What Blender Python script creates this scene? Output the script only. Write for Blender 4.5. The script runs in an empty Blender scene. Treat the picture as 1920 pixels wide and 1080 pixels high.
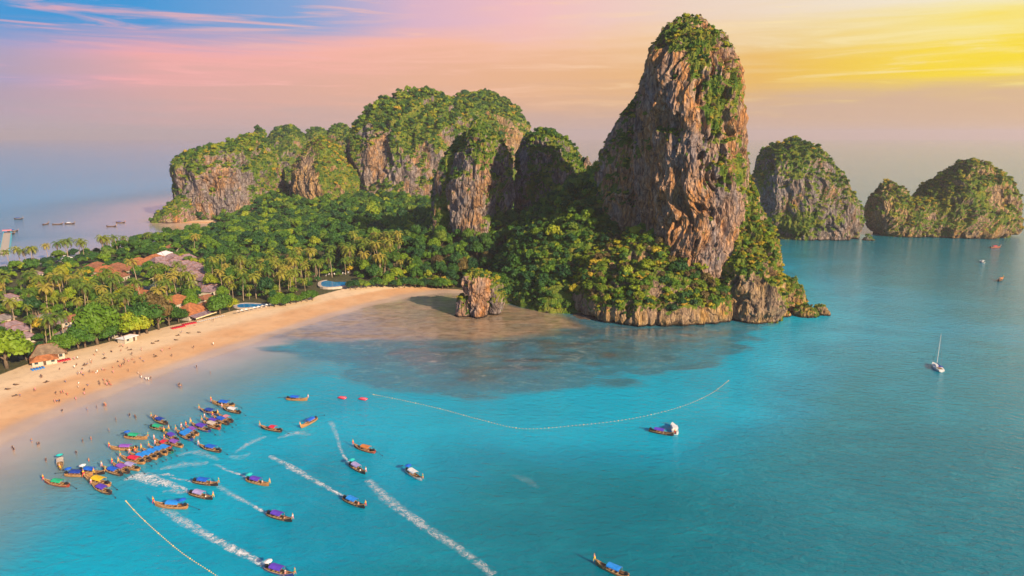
import bpy, bmesh, math, random
import numpy as np
from mathutils import Vector, Matrix

# ------------------------------------------------------------------ camera, sky, sun, exposure
scene = bpy.context.scene
COL = scene.collection
random.seed(7)
RNG = np.random.default_rng(11)
F = 1280.0                                   # focal length in photograph pixels (24 mm on 36 mm)
PITCH = math.atan(288.0 / F)
CAM_Z = 100.0
cam_data = bpy.data.cameras.new('camera')
cam_data.sensor_width = 36.0
cam_data.lens = 24.0
cam_data.clip_start = 1.0
cam_data.clip_end = 40000.0
cam = bpy.data.objects.new('camera', cam_data)
COL.objects.link(cam)
cam.location = (0, 0, CAM_Z)
cam.rotation_euler = (math.pi / 2 - PITCH, 0, 0)
scene.camera = cam

SUN_AZ = math.radians(138)                   # clockwise from the view direction: behind, to the right
SUN_EL = math.radians(24)
sun_vec = Vector((math.sin(SUN_AZ) * math.cos(SUN_EL), math.cos(SUN_AZ) * math.cos(SUN_EL), math.sin(SUN_EL)))
sun_data = bpy.data.lights.new('sun', 'SUN')
sun_data.energy = 5.0
sun_data.color = (1.0, 0.79, 0.52)
sun_data.angle = math.radians(0.5)
sun = bpy.data.objects.new('sun', sun_data)
COL.objects.link(sun)
sun.rotation_euler = sun_vec.to_track_quat('Z', 'Y').to_euler()
sun.location = (300, -300, 400)

scene.view_settings.view_transform = 'Standard'
scene.view_settings.look = 'None'
scene.view_settings.exposure = 0.7
scene.view_settings.gamma = 1.0
scene.view_settings.use_curve_mapping = False
cy = scene.cycles
cy.use_denoising = True
cy.max_bounces = 5
cy.diffuse_bounces = 2
cy.glossy_bounces = 2
cy.transmission_bounces = 2
cy.transparent_max_bounces = 8
cy.volume_bounces = 0
cy.caustics_reflective = False
cy.caustics_refractive = False
cy.sample_clamp_indirect = 4.0
cy.use_adaptive_sampling = True
cy.adaptive_threshold = 0.015


def s2l(r, g, b, a=1.0):
    def f(c):
        c /= 255.0
        return c / 12.92 if c <= 0.04045 else ((c + 0.055) / 1.055) ** 2.4
    return (f(r), f(g), f(b), a)


class NT:
    """small helper round a node tree"""
    def __init__(self, tree):
        self.t = tree
        self.n = tree.nodes
        self.l = tree.links
        self.n.clear()

    def put(self, sock, v):
        if hasattr(v, 'is_linked') or isinstance(v, bpy.types.NodeSocket):
            self.l.new(v, sock)
        else:
            sock.default_value = v

    def node(self, kind, ins=None, **props):
        nd = self.n.new(kind)
        for k, v in props.items():
            setattr(nd, k, v)
        for k, v in (ins or {}).items():
            self.put(nd.inputs[k], v)
        return nd

    def math(self, op, a, b=0.0, c=None, clamp=False):
        nd = self.node('ShaderNodeMath', {0: a, 1: b}, operation=op, use_clamp=clamp)
        if c is not None:
            self.put(nd.inputs[2], c)
        return nd.outputs[0]

    def maprange(self, v, a, b, c=0.0, d=1.0, smooth=True):
        nd = self.node('ShaderNodeMapRange', {0: v, 1: a, 2: b, 3: c, 4: d})
        nd.interpolation_type = 'SMOOTHSTEP' if smooth else 'LINEAR'
        return nd.outputs[0]

    def mix(self, f, a, b, blend='MIX'):
        nd = self.n.new('ShaderNodeMix')
        nd.data_type = 'RGBA'
        nd.blend_type = blend
        self.put(nd.inputs[0], f)
        self.put(nd.inputs[6], a)
        self.put(nd.inputs[7], b)
        return nd.outputs[2]

    def ramp(self, f, stops):
        nd = self.n.new('ShaderNodeValToRGB')
        els = nd.color_ramp.elements
        while len(els) < len(stops):
            els.new(0.5)
        for e, (p, c) in zip(els, stops):
            e.position = p
            e.color = c if len(c) == 4 else (*c, 1)
        self.l.new(f, nd.inputs[0])
        return nd.outputs[0]

    def scaled(self, vec, s):
        return self.node('ShaderNodeVectorMath', {0: vec, 1: s}, operation='MULTIPLY').outputs[0]

    def noise(self, vec, scale=1.0, detail=3.0, rough=0.55, dist=0.0):
        nd = self.node('ShaderNodeTexNoise', {'Vector': vec, 'Scale': scale, 'Detail': detail, 'Roughness': rough, 'Distortion': dist})
        return nd.outputs[0]

    def attr(self, name):
        return self.node('ShaderNodeAttribute', attribute_name=name).outputs['Fac']


world = bpy.data.worlds.new('World')
scene.world = world
world.use_nodes = True
w = NT(world.node_tree)
gen = w.node('ShaderNodeTexCoord').outputs['Generated']
sep = w.node('ShaderNodeSeparateXYZ', {0: gen})
sx, sy, sz = sep.outputs
HAZE_DENSITY = 0.00011
A0 = math.radians(50)                        # the sunset glow of the sky
hl = w.math('SQRT', w.math('ADD', w.math('MULTIPLY', sx, sx), w.math('ADD', w.math('MULTIPLY', sy, sy), 1e-5)))
hd = w.math('DIVIDE', w.math('ADD', w.math('MULTIPLY', sx, math.sin(A0)), w.math('MULTIPLY', sy, math.cos(A0))), hl)
tt = w.math('DIVIDE', w.math('ARCCOSINE', w.math('MINIMUM', w.math('MAXIMUM', hd, -0.9999), 0.9999)), math.pi)
el = w.math('ARCSINE', w.math('MINIMUM', w.math('MAXIMUM', sz, -1.0), 1.0))
v0 = w.math('DIVIDE', el, math.radians(10.2))
streak_vec = w.node('ShaderNodeVectorMath', {0: gen, 1: (2.0, 2.0, 30.0)}, operation='MULTIPLY').outputs[0]
n1 = w.noise(streak_vec, 1.3, 6, 0.55, 0.5)
fine_vec = w.node('ShaderNodeVectorMath', {0: gen, 1: (5.0, 5.0, 75.0)}, operation='MULTIPLY').outputs[0]
n2 = w.noise(fine_vec, 1.0, 7, 0.6, 0.9)
# streaks rise towards the glow, as the cloud band in the photograph does
v = w.math('ADD', v0, w.math('MULTIPLY', w.math('SUBTRACT', n1, 0.5), 0.48))
v = w.math('ADD', v, w.math('MULTIPLY', w.math('SUBTRACT', n2, 0.5), 0.24))
v = w.math('ADD', v, w.math('MULTIPLY', w.math('SUBTRACT', tt, 0.30), 0.65))
SG = 0.60                                     # the ramps are read off the photograph; this undoes the exposure
b0 = w.ramp(tt, [(0.0, s2l(232, 192, 140)), (0.12, s2l(218, 182, 152)), (0.30, s2l(212, 176, 162)), (0.48, s2l(186, 172, 180)), (1.0, s2l(165, 172, 195))])
b1 = w.ramp(tt, [(0.0, s2l(255, 236, 20)), (0.11, s2l(255, 222, 50)), (0.17, s2l(242, 192, 96)), (0.22, s2l(240, 188, 132)), (0.30, s2l(240, 184, 150)), (0.42, s2l(224, 174, 168)), (0.50, s2l(168, 160, 188)), (1.0, s2l(135, 160, 200))])
b2 = w.ramp(tt, [(0.0, s2l(253, 238, 140)), (0.10, s2l(252, 234, 150)), (0.17, s2l(246, 218, 166)), (0.26, s2l(250, 198, 168)), (0.36, s2l(255, 184, 172)), (0.43, s2l(252, 176, 176)), (0.475, s2l(170, 165, 205)), (0.56, s2l(110, 155, 210)), (1.0, s2l(90, 150, 210))])
b3 = w.ramp(tt, [(0.0, s2l(250, 242, 222)), (0.10, s2l(248, 238, 214)), (0.20, s2l(242, 216, 198)), (0.27, s2l(246, 194, 196)), (0.32, s2l(222, 184, 204)), (0.37, s2l(130, 168, 218)), (0.43, s2l(62, 155, 218)), (1.0, s2l(55, 145, 212))])
sky = w.mix(w.maprange(v, 0.02, 0.38), b0, b1)
sky = w.mix(w.maprange(v, 0.36, 0.66), sky, b2)
sky = w.mix(w.maprange(v, 0.56, 0.88), sky, b3)
wisp = w.math('MULTIPLY', w.maprange(n2, 0.52, 0.72), w.maprange(v0, 0.05, 0.4))
wcol = w.ramp(tt, [(0.0, s2l(255, 240, 120)), (0.16, s2l(255, 232, 175)), (0.30, s2l(255, 200, 175)), (0.45, s2l(250, 178, 180)), (0.60, s2l(190, 175, 205)), (1.0, s2l(170, 180, 210))])
sky = w.mix(w.math('MULTIPLY', wisp, 0.7), sky, wcol)
nish = w.n.new('ShaderNodeTexSky')
nish.sky_type = 'NISHITA'
nish.sun_disc = False
nish.sun_elevation = SUN_EL
nish.sun_rotation = SUN_AZ
nish.altitude = 100
up = w.maprange(el, math.radians(14), math.radians(50))
ten = w.node('ShaderNodeVectorMath', {0: sky, 1: (10 * SG, 10 * SG, 10 * SG)}, operation='MULTIPLY').outputs[0]
full = w.mix(up, ten, nish.outputs[0])
bg = w.node('ShaderNodeBackground', {'Color': full, 'Strength': 0.1})
w.node('ShaderNodeOutputWorld', {'Surface': bg.outputs[0]})


# ------------------------------------------------------------------ helpers
CP, SP = math.cos(PITCH), math.sin(PITCH)


def ray(px, py):
    dx = (px - 960.0) / F
    dy = (540.0 - py) / F
    return dx, CP + dy * SP, -SP + dy * CP


def at(px, py, z=0.0):
    """the point at height z that the photograph shows at (px, py)"""
    d = ray(px, py)
    t = (z - CAM_Z) / d[2]
    return Vector((d[0] * t, d[1] * t, z))


def atY(px, py, Y):
    d = ray(px, py)
    t = Y / d[1]
    return Vector((d[0] * t, Y, CAM_Z + d[2] * t))


def project(P):
    """array of points -> photograph pixels"""
    P = np.asarray(P, float)
    zc = P[:, 1] * CP - (P[:, 2] - CAM_Z) * SP
    yc = P[:, 1] * SP + (P[:, 2] - CAM_Z) * CP
    zc = np.maximum(zc, 1.0)
    return 960 + F * P[:, 0] / zc, 540 - F * yc / zc


def _hash(ix, iy, iz, seed):
    h = (ix * 374761393 + iy * 668265263 + iz * 1274126177 + seed * 974711) & 0xFFFFFFFF
    h = ((h ^ (h >> 13)) * 1103515245) & 0xFFFFFFFF
    h = ((h ^ (h >> 16)) * 2246822519) & 0xFFFFFFFF
    return ((h ^ (h >> 15)) & 0xFFFFFF) / float(0x7FFFFF) - 1.0


def vnoise(P, seed=0):
    i = np.floor(P).astype(np.int64)
    f = P - i
    u = f * f * f * (f * (f * 6 - 15) + 10)
    r = 0
    for dx in (0, 1):
        wx = u[:, 0] if dx else 1 - u[:, 0]
        for dy in (0, 1):
            wy = u[:, 1] if dy else 1 - u[:, 1]
            for dz in (0, 1):
                wz = u[:, 2] if dz else 1 - u[:, 2]
                r = r + wx * wy * wz * _hash(i[:, 0] + dx, i[:, 1] + dy, i[:, 2] + dz, seed)
    return r


def fbm(P, octs=4, seed=0, gain=0.5):
    r, a, s = 0, 1.0, 0
    Q = np.array(P, float)
    for k in range(octs):
        r = r + a * vnoise(Q, seed + k * 17)
        s += a
        a *= gain
        Q = Q * 2.03 + 3.7
    return r / s


def sstep(x, a, b):
    t = np.clip((x - a) / (b - a), 0, 1)
    return t * t * (3 - 2 * t)


def poly_sdf(X, Y, poly):
    """signed distance to a closed polygon, positive inside"""
    best = np.full(X.shape, 1e18)
    inside = np.zeros(X.shape, bool)
    n = len(poly)
    for k in range(n):
        ax, ay = poly[k]
        bx, by = poly[(k + 1) % n]
        ex, ey = bx - ax, by - ay
        t = np.clip(((X - ax) * ex + (Y - ay) * ey) / (ex * ex + ey * ey + 1e-9), 0, 1)
        best = np.minimum(best, (X - ax - t * ex) ** 2 + (Y - ay - t * ey) ** 2)
        c = ((ay > Y) != (by > Y))
        with np.errstate(divide='ignore', invalid='ignore'):
            xi = ax + (Y - ay) * ex / (ey if abs(ey) > 1e-9 else 1e-9)
        inside ^= c & (X < xi)
    d = np.sqrt(best)
    return np.where(inside, d, -d)


def mesh_np(name, verts, quads, mats=(), smooth=True, tris=None):
    me = bpy.data.meshes.new(name)
    verts = np.asarray(verts, np.float32)
    quads = np.asarray(quads, np.int32).reshape(-1, 4) if quads is not None and len(quads) else np.zeros((0, 4), np.int32)
    tris = np.asarray(tris, np.int32).reshape(-1, 3) if tris is not None and len(tris) else np.zeros((0, 3), np.int32)
    me.vertices.add(len(verts))
    me.vertices.foreach_set('co', verts.ravel())
    nl = quads.size + tris.size
    me.loops.add(nl)
    me.loops.foreach_set('vertex_index', np.concatenate([quads.ravel(), tris.ravel()]))
    npoly = len(quads) + len(tris)
    me.polygons.add(npoly)
    st = np.concatenate([np.arange(len(quads)) * 4, quads.size + np.arange(len(tris)) * 3]).astype(np.int32)
    me.polygons.foreach_set('loop_start', st)
    me.polygons.foreach_set('use_smooth', np.full(npoly, smooth))
    me.update(calc_edges=True)
    me.validate()
    for m in mats:
        me.materials.append(m)
    return me


def fattr(me, name, vals):
    a = me.attributes.new(name, 'FLOAT', 'POINT')
    a.data.foreach_set('value', np.asarray(vals, np.float32))


def obj(name, me, parent=None, loc=None):
    o = bpy.data.objects.new(name, me)
    COL.objects.link(o)
    if parent is not None:
        o.parent = parent
    if loc is not None:
        o.location = loc
    return o


def tag(o, label=None, cat=None, group=None, kind=None):
    if label:
        o['label'] = label
    if cat:
        o['category'] = cat
    if group:
        o['group'] = group
    if kind:
        o['kind'] = kind
    return o


def thing(name, label, cat, loc=(0, 0, 0), rz=0.0, group=None):
    o = obj(name, None, None, loc)
    o.rotation_euler = (0, 0, rz)
    o.empty_display_size = 0.5
    return tag(o, label, cat, group)


def copy_tree(o, parent=None):
    c = o.copy()
    COL.objects.link(c)
    c.parent = parent
    for ch in o.children:
        copy_tree(ch, c)
    return c


class MB:
    """collects boxes, tubes and sheets into one mesh"""
    def __init__(self):
        self.v, self.f, self.m = [], [], []

    def add(self, vs, fs, mi=0):
        b = len(self.v)
        self.v += [tuple(p) for p in vs]
        self.f += [tuple(b + i for i in f) for f in fs]
        self.m += [mi] * len(fs)
        return self

    def box(self, c, s, rz=0.0, mi=0, taper=1.0):
        cx, cy_, cz = c
        hx, hy, hz = s[0] / 2, s[1] / 2, s[2] / 2
        ca, sa = math.cos(rz), math.sin(rz)
        vs = []
        for dz in (-1, 1):
            k = taper if dz > 0 else 1.0
            for dx, dy in ((-1, -1), (1, -1), (1, 1), (-1, 1)):
                x, y = dx * hx * k, dy * hy * k
                vs.append((cx + x * ca - y * sa, cy_ + x * sa + y * ca, cz + dz * hz))
        return self.add(vs, [(3, 2, 1, 0), (4, 5, 6, 7), (0, 1, 5, 4), (1, 2, 6, 5), (2, 3, 7, 6), (3, 0, 4, 7)], mi)

    def tube(self, pts, rads, n=6, mi=0):
        pts = [Vector(p) for p in pts]
        vs, fs = [], []
        for i, p in enumerate(pts):
            d = (pts[min(i + 1, len(pts) - 1)] - pts[max(i - 1, 0)]).normalized()
            a = d.cross(Vector((0, 0, 1)) if abs(d.z) < 0.9 else Vector((1, 0, 0))).normalized()
            b = d.cross(a)
            r = rads[i] if hasattr(rads, '__len__') else rads
            for k in range(n):
                t = 2 * math.pi * k / n
                vs.append(p + a * (math.cos(t) * r) + b * (math.sin(t) * r))
        for i in range(len(pts) - 1):
            for k in range(n):
                fs.append((i * n + k, i * n + (k + 1) % n, (i + 1) * n + (k + 1) % n, (i + 1) * n + k))
        fs.append(tuple(range(n - 1, -1, -1)))
        fs.append(tuple((len(pts) - 1) * n + k for k in range(n)))
        return self.add(vs, fs, mi)

    def ball(self, c, r, mi=0, n=6, m=4):
        vs, fs = [], []
        rx, ry, rz = r if hasattr(r, '__len__') else (r, r, r)
        for i in range(m + 1):
            a = math.pi * i / m
            for k in range(n):
                t = 2 * math.pi * k / n
                vs.append((c[0] + rx * math.sin(a) * math.cos(t), c[1] + ry * math.sin(a) * math.sin(t), c[2] - rz * math.cos(a)))
        for i in range(m):
            for k in range(n):
                fs.append((i * n + k, i * n + (k + 1) % n, (i + 1) * n + (k + 1) % n, (i + 1) * n + k))
        return self.add(vs, fs, mi)

    def mesh(self, name, *mats, smooth=False):
        me = bpy.data.meshes.new(name)
        me.from_pydata(self.v, [], self.f)
        for m in mats:
            me.materials.append(m)
        me.polygons.foreach_set('material_index', self.m)
        me.polygons.foreach_set('use_smooth', [smooth] * len(self.f))
        me.update()
        return me

    def build(self, name, mat, parent=None, loc=None, smooth=False):
        mats = mat if isinstance(mat, (list, tuple)) else [mat]
        return obj(name, self.mesh(name, *mats, smooth=smooth), parent, loc)


# ------------------------------------------------------------------ materials
def new_mat(name):
    m = bpy.data.materials.new(name)
    m.use_nodes = True
    return m, NT(m.node_tree)


def plain(name, col, rough=0.6, var=0.25, scale=3.0, spec=0.3, metal=0.0):
    """painted or natural surface: a base colour with mottling, grime and slight relief"""
    m, t = new_mat(name)
    pos = t.node('ShaderNodeTexCoord').outputs['Object']
    n = t.noise(pos, scale, 5, 0.6)
    dark = tuple(c * (1 - var) for c in col[:3]) + (1,)
    lite = tuple(min(1, c * (1 + var)) for c in col[:3]) + (1,)
    c = t.mix(t.maprange(n, 0.3, 0.7), dark, lite)
    bump = t.node('ShaderNodeBump', {'Height': n, 'Strength': 0.3, 'Distance': 0.03})
    b = t.node('ShaderNodeBsdfPrincipled', {'Base Color': c, 'Roughness': rough, 'Metallic': metal, 'Specular IOR Level': spec, 'Normal': bump.outputs[0]})
    t.node('ShaderNodeOutputMaterial', {'Surface': b.outputs[0]})
    return m


def leaf_mat(name, stops, patch=0.0, trans=0.25):
    """foliage: colour differs from tree to tree and from leaf clump to leaf clump"""
    m, t = new_mat(name)
    rnd = t.node('ShaderNodeObjectInfo').outputs['Random']
    pos = t.node('ShaderNodeTexCoord').outputs['Object']
    n = t.noise(pos, 0.9, 3, 0.6)
    k = t.math('ADD', t.math('MULTIPLY', rnd, 0.9), t.math('MULTIPLY', t.math('SUBTRACT', n, 0.5), 0.7), clamp=True)
    k = t.math('ADD', k, 0.1, clamp=True)
    c = t.ramp(k, stops)
    d = t.node('ShaderNodeBsdfPrincipled', {'Base Color': c, 'Roughness': 0.55, 'Specular IOR Level': 0.25})
    tr = t.node('ShaderNodeBsdfTranslucent', {'Color': c})
    mx = t.node('ShaderNodeMixShader', {0: trans, 1: d.outputs[0], 2: tr.outputs[0]})
    t.node('ShaderNodeOutputMaterial', {'Surface': mx.outputs[0]})
    return m


def rock_mat(name, stops, warm=0.5, dry=0.3):
    m, t = new_mat(name)
    pos = t.node('ShaderNodeNewGeometry').outputs['Position']
    big = t.noise(t.scaled(pos, (0.045, 0.045, 0.022)), 1.0, 4, 0.6, 0.4)
    streak = t.noise(t.scaled(pos, (0.30, 0.30, 0.045)), 1.0, 7, 0.68, 1.1)
    fine = t.noise(t.scaled(pos, (0.9, 0.9, 0.35)), 1.0, 6, 0.68)
    mid = t.noise(t.scaled(pos, (0.16, 0.16, 0.08)), 1.0, 5, 0.6)
    bm_ = t.math('ADD', t.math('MULTIPLY', big, 0.6), t.math('MULTIPLY', mid, 0.4))
    base = t.ramp(t.math('MULTIPLY_ADD', bm_, 1.7, -0.35, clamp=True), stops)
    stain = t.maprange(t.math('ADD', t.math('MULTIPLY', streak, 0.75), t.math('MULTIPLY', mid, 0.25)), 0.50, 0.60)
    base = t.mix(t.math('MULTIPLY', stain, 0.72), base, (0.11, 0.08, 0.078, 1))
    pale = t.maprange(streak, 0.42, 0.30)
    base = t.mix(t.math('MULTIPLY', pale, 0.7), base, (0.70, 0.54, 0.42, 1))
    base = t.mix(t.maprange(fine, 0.40, 0.70), t.mix(0.75, base, (0.34, 0.30, 0.30, 1), 'MULTIPLY'), base)
    crack = t.node('ShaderNodeTexVoronoi', {'Vector': t.node('ShaderNodeVectorMath', {0: t.scaled(pos, (0.22, 0.22, 0.075)), 1: t.scaled(t.node('ShaderNodeTexNoise', {'Vector': pos, 'Scale': 0.25, 'Detail': 4.0}).outputs['Color'], (0.5, 0.5, 0.5))}, operation='ADD').outputs[0], 'Scale': 1.0}, feature='DISTANCE_TO_EDGE').outputs['Distance']
    ck = t.maprange(crack, 0.07, 0.0)
    base = t.mix(t.math('MULTIPLY', ck, 0.5), base, (0.05, 0.038, 0.036, 1))
    # algae and wet black band at the tide line
    z = t.node('ShaderNodeSeparateXYZ', {0: pos}).outputs[2]
    zz = t.math('ADD', z, t.math('MULTIPLY', mid, 2.0))
    base = t.mix(t.maprange(zz, 2.6, 1.5), base, (0.035, 0.028, 0.024, 1))
    # dry grass, ferns and moss where plants root
    veg = t.attr('veg')
    gcol = t.ramp(t.noise(t.scaled(pos, (0.12, 0.12, 0.12)), 1.0, 5, 0.65),
                  [(0.28, (0.036, 0.085, 0.016)), (0.45, (0.085, 0.15, 0.02)), (0.60, (0.19, 0.20, 0.03)), (0.75, (0.30 * dry + 0.1, 0.20 * dry + 0.07, 0.035))])
    vm = t.maprange(t.math('ADD', veg, t.math('MULTIPLY', t.math('SUBTRACT', fine, 0.5), 0.9)), 0.30, 0.62)
    base = t.mix(vm, base, gcol)
    h = t.math('ADD', t.math('ADD', t.math('MULTIPLY', fine, 1.0), t.math('MULTIPLY', ck, -0.5)), t.math('MULTIPLY', streak, 1.5))
    bump = t.node('ShaderNodeBump', {'Height': h, 'Strength': 0.9, 'Distance': 1.3})
    b = t.node('ShaderNodeBsdfPrincipled', {'Base Color': base, 'Roughness': 0.9, 'Specular IOR Level': 0.1, 'Normal': bump.outputs[0]})
    t.node('ShaderNodeOutputMaterial', {'Surface': b.outputs[0]})
    return m


M = {}
M['rock_warm'] = rock_mat('limestone_warm', [(0.30, (0.36, 0.29, 0.28)), (0.42, (0.56, 0.37, 0.27)), (0.50, (0.62, 0.36, 0.21)), (0.58, (0.68, 0.31, 0.10)), (0.68, (0.70, 0.48, 0.33))], dry=0.8)
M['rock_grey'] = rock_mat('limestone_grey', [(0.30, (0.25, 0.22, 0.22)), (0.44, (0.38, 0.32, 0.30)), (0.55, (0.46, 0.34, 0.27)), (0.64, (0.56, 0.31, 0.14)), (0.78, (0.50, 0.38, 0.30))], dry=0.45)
M['rock_gold'] = rock_mat('limestone_gold', [(0.30, (0.34, 0.24, 0.18)), (0.44, (0.52, 0.36, 0.22)), (0.55, (0.62, 0.40, 0.18)), (0.66, (0.62, 0.34, 0.10)), (0.80, (0.60, 0.46, 0.34))], dry=1.0)
GREEN = [(0.0, (0.026, 0.082, 0.016)), (0.3, (0.055, 0.145, 0.016)), (0.6, (0.12, 0.23, 0.016)), (0.85, (0.22, 0.32, 0.018)), (1.0, (0.36, 0.38, 0.022))]
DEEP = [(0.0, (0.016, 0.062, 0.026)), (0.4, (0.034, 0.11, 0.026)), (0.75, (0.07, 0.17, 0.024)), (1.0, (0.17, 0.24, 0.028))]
GOLD = [(0.0, (0.07, 0.14, 0.012)), (0.35, (0.18, 0.25, 0.014)), (0.65, (0.36, 0.36, 0.016)), (0.85, (0.52, 0.38, 0.025)), (1.0, (0.58, 0.36, 0.045))]
M['leaf'] = leaf_mat('foliage_green', GREEN)
M['leaf_deep'] = leaf_mat('foliage_deep_green', DEEP)
M['leaf_gold'] = leaf_mat('foliage_golden', GOLD)
M['leaf_brown'] = leaf_mat('foliage_dry_brown', [(0.0, (0.11, 0.085, 0.03)), (0.5, (0.17, 0.12, 0.045)), (1.0, (0.20, 0.15, 0.04))])
M['frond'] = leaf_mat('palm_frond', [(0.0, (0.055, 0.12, 0.016)), (0.4, (0.13, 0.20, 0.02)), (0.75, (0.27, 0.28, 0.03)), (1.0, (0.40, 0.30, 0.05))], trans=0.2)
M['bark'] = plain('bark', (0.17, 0.12, 0.08), 0.9, 0.35, 2.0)
M['palm_bark'] = plain('palm_bark', (0.34, 0.25, 0.17), 0.9, 0.3, 2.5)

# ------------------------------------------------------------------ ground, sea bed and water
def P2(px, py):
    p = at(px, py)
    return (p.x, p.y)


LAND = [P2(-700, 1190), P2(-300, 985), P2(0, 832), P2(80, 790), P2(160, 757), P2(250, 722), P2(330, 690), P2(400, 668), P2(460, 648),
        P2(520, 628), P2(600, 602), P2(680, 578), P2(760, 558), P2(830, 548), P2(870, 549), P2(930, 560), P2(1000, 566), P2(1060, 582),
        P2(1085, 598), P2(1180, 606), P2(1300, 600), P2(1400, 597), P2(1446, 592), (162, 385), (160, 420), (150, 500), (125, 570), (105, 650),
        (85, 800), (70, 1000), (0, 1200), (-200, 1300), (-420, 1200), (-470, 980), P2(292, 414), P2(330, 421), P2(385, 421), P2(425, 432),
        P2(345, 441), P2(260, 458), P2(170, 474), P2(80, 492), P2(0, 508), P2(-250, 548), P2(-700, 600)]
FOREST = [P2(-700, 1010), P2(-300, 842), P2(0, 713), P2(60, 690), P2(110, 673), P2(160, 662), P2(240, 641), P2(320, 619), P2(400, 601),
          P2(440, 590), P2(520, 576), P2(590, 563), P2(650, 549), P2(700, 542), P2(780, 541), P2(860, 544), P2(900, 551), P2(960, 560),
          P2(1050, 572), (100, 420), (130, 560), (70, 900), (-50, 1150), (-380, 1150), (-440, 960), P2(330, 417), P2(400, 418), P2(440, 432),
          P2(345, 446), P2(260, 462), P2(170, 478), P2(80, 496), P2(0, 512), P2(-250, 552), P2(-700, 610)]
REEF = [P2(520, 640), P2(620, 690), P2(750, 735), P2(870, 752), P2(1000, 740), P2(1150, 715), P2(1290, 690), P2(1400, 640), P2(1450, 600),
        P2(1300, 590), P2(1100, 590), P2(950, 560), P2(850, 572), P2(760, 588), P2(640, 616)]
FLAT = [P2(500, 634), P2(600, 603), P2(680, 579), P2(760, 560), P2(840, 550), P2(900, 556), P2(960, 566), P2(1060, 588), P2(1100, 612), P2(980, 632),
        P2(830, 640), P2(700, 640), P2(600, 645)]
MOUNDS = [(atY(890, 460, 520).x, 525, 18, 55), (atY(780, 440, 640).x, 680, 14, 90), (atY(600, 400, 880).x, 890, 12, 90),
          (atY(760, 400, 900).x, 900, 16, 120), (atY(450, 400, 880).x, 880, 10, 70), (atY(1000, 470, 460).x, 480, 20, 45)]


def ground_h(X, Y):
    d = poly_sdf(X, Y, LAND)
    P = np.stack([X, Y, np.zeros_like(X)], 1)
    off = np.maximum(-d, 0)
    depth = 0.0105 * off + 0.00022 * off ** 2
    depth = depth + 3.0 * sstep(off, 0, 14) * sstep(X, 85, 150)
    bay = sstep(Y, 430, 520) * sstep(-X, 60, 140)
    depth = depth * (1 - 0.9 * bay)
    depth = np.minimum(depth, 11 + 1.0 * fbm(P / 60, 2, 5))
    land = np.where(d < 45, 2.4 * (np.maximum(d, 0) / 45) ** 0.85, 2.4) + 0.18 * fbm(P / 9, 3, 2) * sstep(d, 4, 20)
    for mx, my, mh, ms in MOUNDS:
        land = land + mh * np.exp(-((X - mx) ** 2 + (Y - my) ** 2) / (2 * ms * ms)) * sstep(d, 10, 70)
    h = np.where(d > 0, land, -depth)
    sx_, sy_ = P2(960, 775)
    shoal = np.exp(-(((X - sx_) / 75) ** 2 + ((Y - sy_) / 42) ** 2))
    h = np.where(d < 0, h + shoal * np.maximum(-h - 1.7, 0), h)
    reef = poly_sdf(X, Y, REEF)
    rn = fbm(P / np.array([22, 12, 1]), 4, 21)
    rw = sstep(reef + 14 * rn + 4, -5, 6)
    hr = -0.38 - 0.38 * (1 - sstep(reef + 6 * rn, 2, 34)) + 0.40 * fbm(P / np.array([9, 5, 1]), 5, 31, 0.6)
    h = np.where(d < 0, h * (1 - rw) + np.maximum(hr, h - 0.6) * rw, h)
    flat = poly_sdf(X, Y, FLAT)
    fw = sstep(flat + 6 * rn, -6, 8)
    hf = -0.03 + 0.14 * fbm(P / np.array([11, 4.5, 1]), 5, 41, 0.68)
    h = h * (1 - fw) + hf * fw
    return h, d, rw, fw


def spaced(lo, a, b, hi, step, grow=1.13):
    mid = list(np.arange(a, b + 1e-6, step))
    s, x, left = step, a, []
    while x > lo:
        s *= grow
        x -= s
        left.append(max(x, lo))
    s, x, right = step, b, []
    while x < hi:
        s *= grow
        x += s
        right.append(min(x, hi))
    return np.array(left[::-1] + mid + right)


xs = spaced(-13500, -330, 190, 13500, 1.3)
ys = spaced(-600, 140, 470, 14000, 1.3, 1.06)
GX, GY = np.meshgrid(xs, ys)
gx, gy = GX.ravel(), GY.ravel()
H, DL, RW, FW = ground_h(gx, gy)
FD = poly_sdf(gx, gy, FOREST)
nx_, ny_ = len(xs), len(ys)
idx = np.arange(nx_ * ny_).reshape(ny_, nx_)
quads = np.stack([idx[:-1, :-1], idx[:-1, 1:], idx[1:, 1:], idx[1:, :-1]], -1).reshape(-1, 4)

m, t = new_mat('sand_and_sea_bed')
pos = t.node('ShaderNodeNewGeometry').outputs['Position']
z = t.node('ShaderNodeSeparateXYZ', {0: pos}).outputs[2]
nb = t.noise(t.scaled(pos, (0.05, 0.05, 0.05)), 1, 4, 0.6)
nf = t.noise(t.scaled(pos, (0.6, 0.6, 0.6)), 1, 6, 0.65)
ntrk = t.noise(t.scaled(pos, (0.25, 0.25, 0.25)), 1, 7, 0.7, 0.5)
dry = t.mix(t.maprange(nb, 0.35, 0.65), (0.64, 0.34, 0.165, 1), (0.70, 0.41, 0.22, 1))
dry = t.mix(t.maprange(z, 1.45, 1.9), dry, (0.74, 0.52, 0.33, 1))
dry = t.mix(t.math('MULTIPLY', t.maprange(ntrk, 0.45, 0.7), 0.35), dry, (0.42, 0.25, 0.14, 1))
wetc = t.mix(t.maprange(nb, 0.35, 0.65), (0.50, 0.34, 0.25, 1), (0.56, 0.40, 0.30, 1))
zw = t.math('ADD', z, t.math('MULTIPLY', t.math('SUBTRACT', nb, 0.5), 0.5))
wet = t.maprange(zw, 0.75, 0.22)
c = t.mix(wet, dry, wetc)
nr = t.noise(t.scaled(pos, (0.16, 0.3, 0.2)), 1, 7, 0.72, 0.6)
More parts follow.
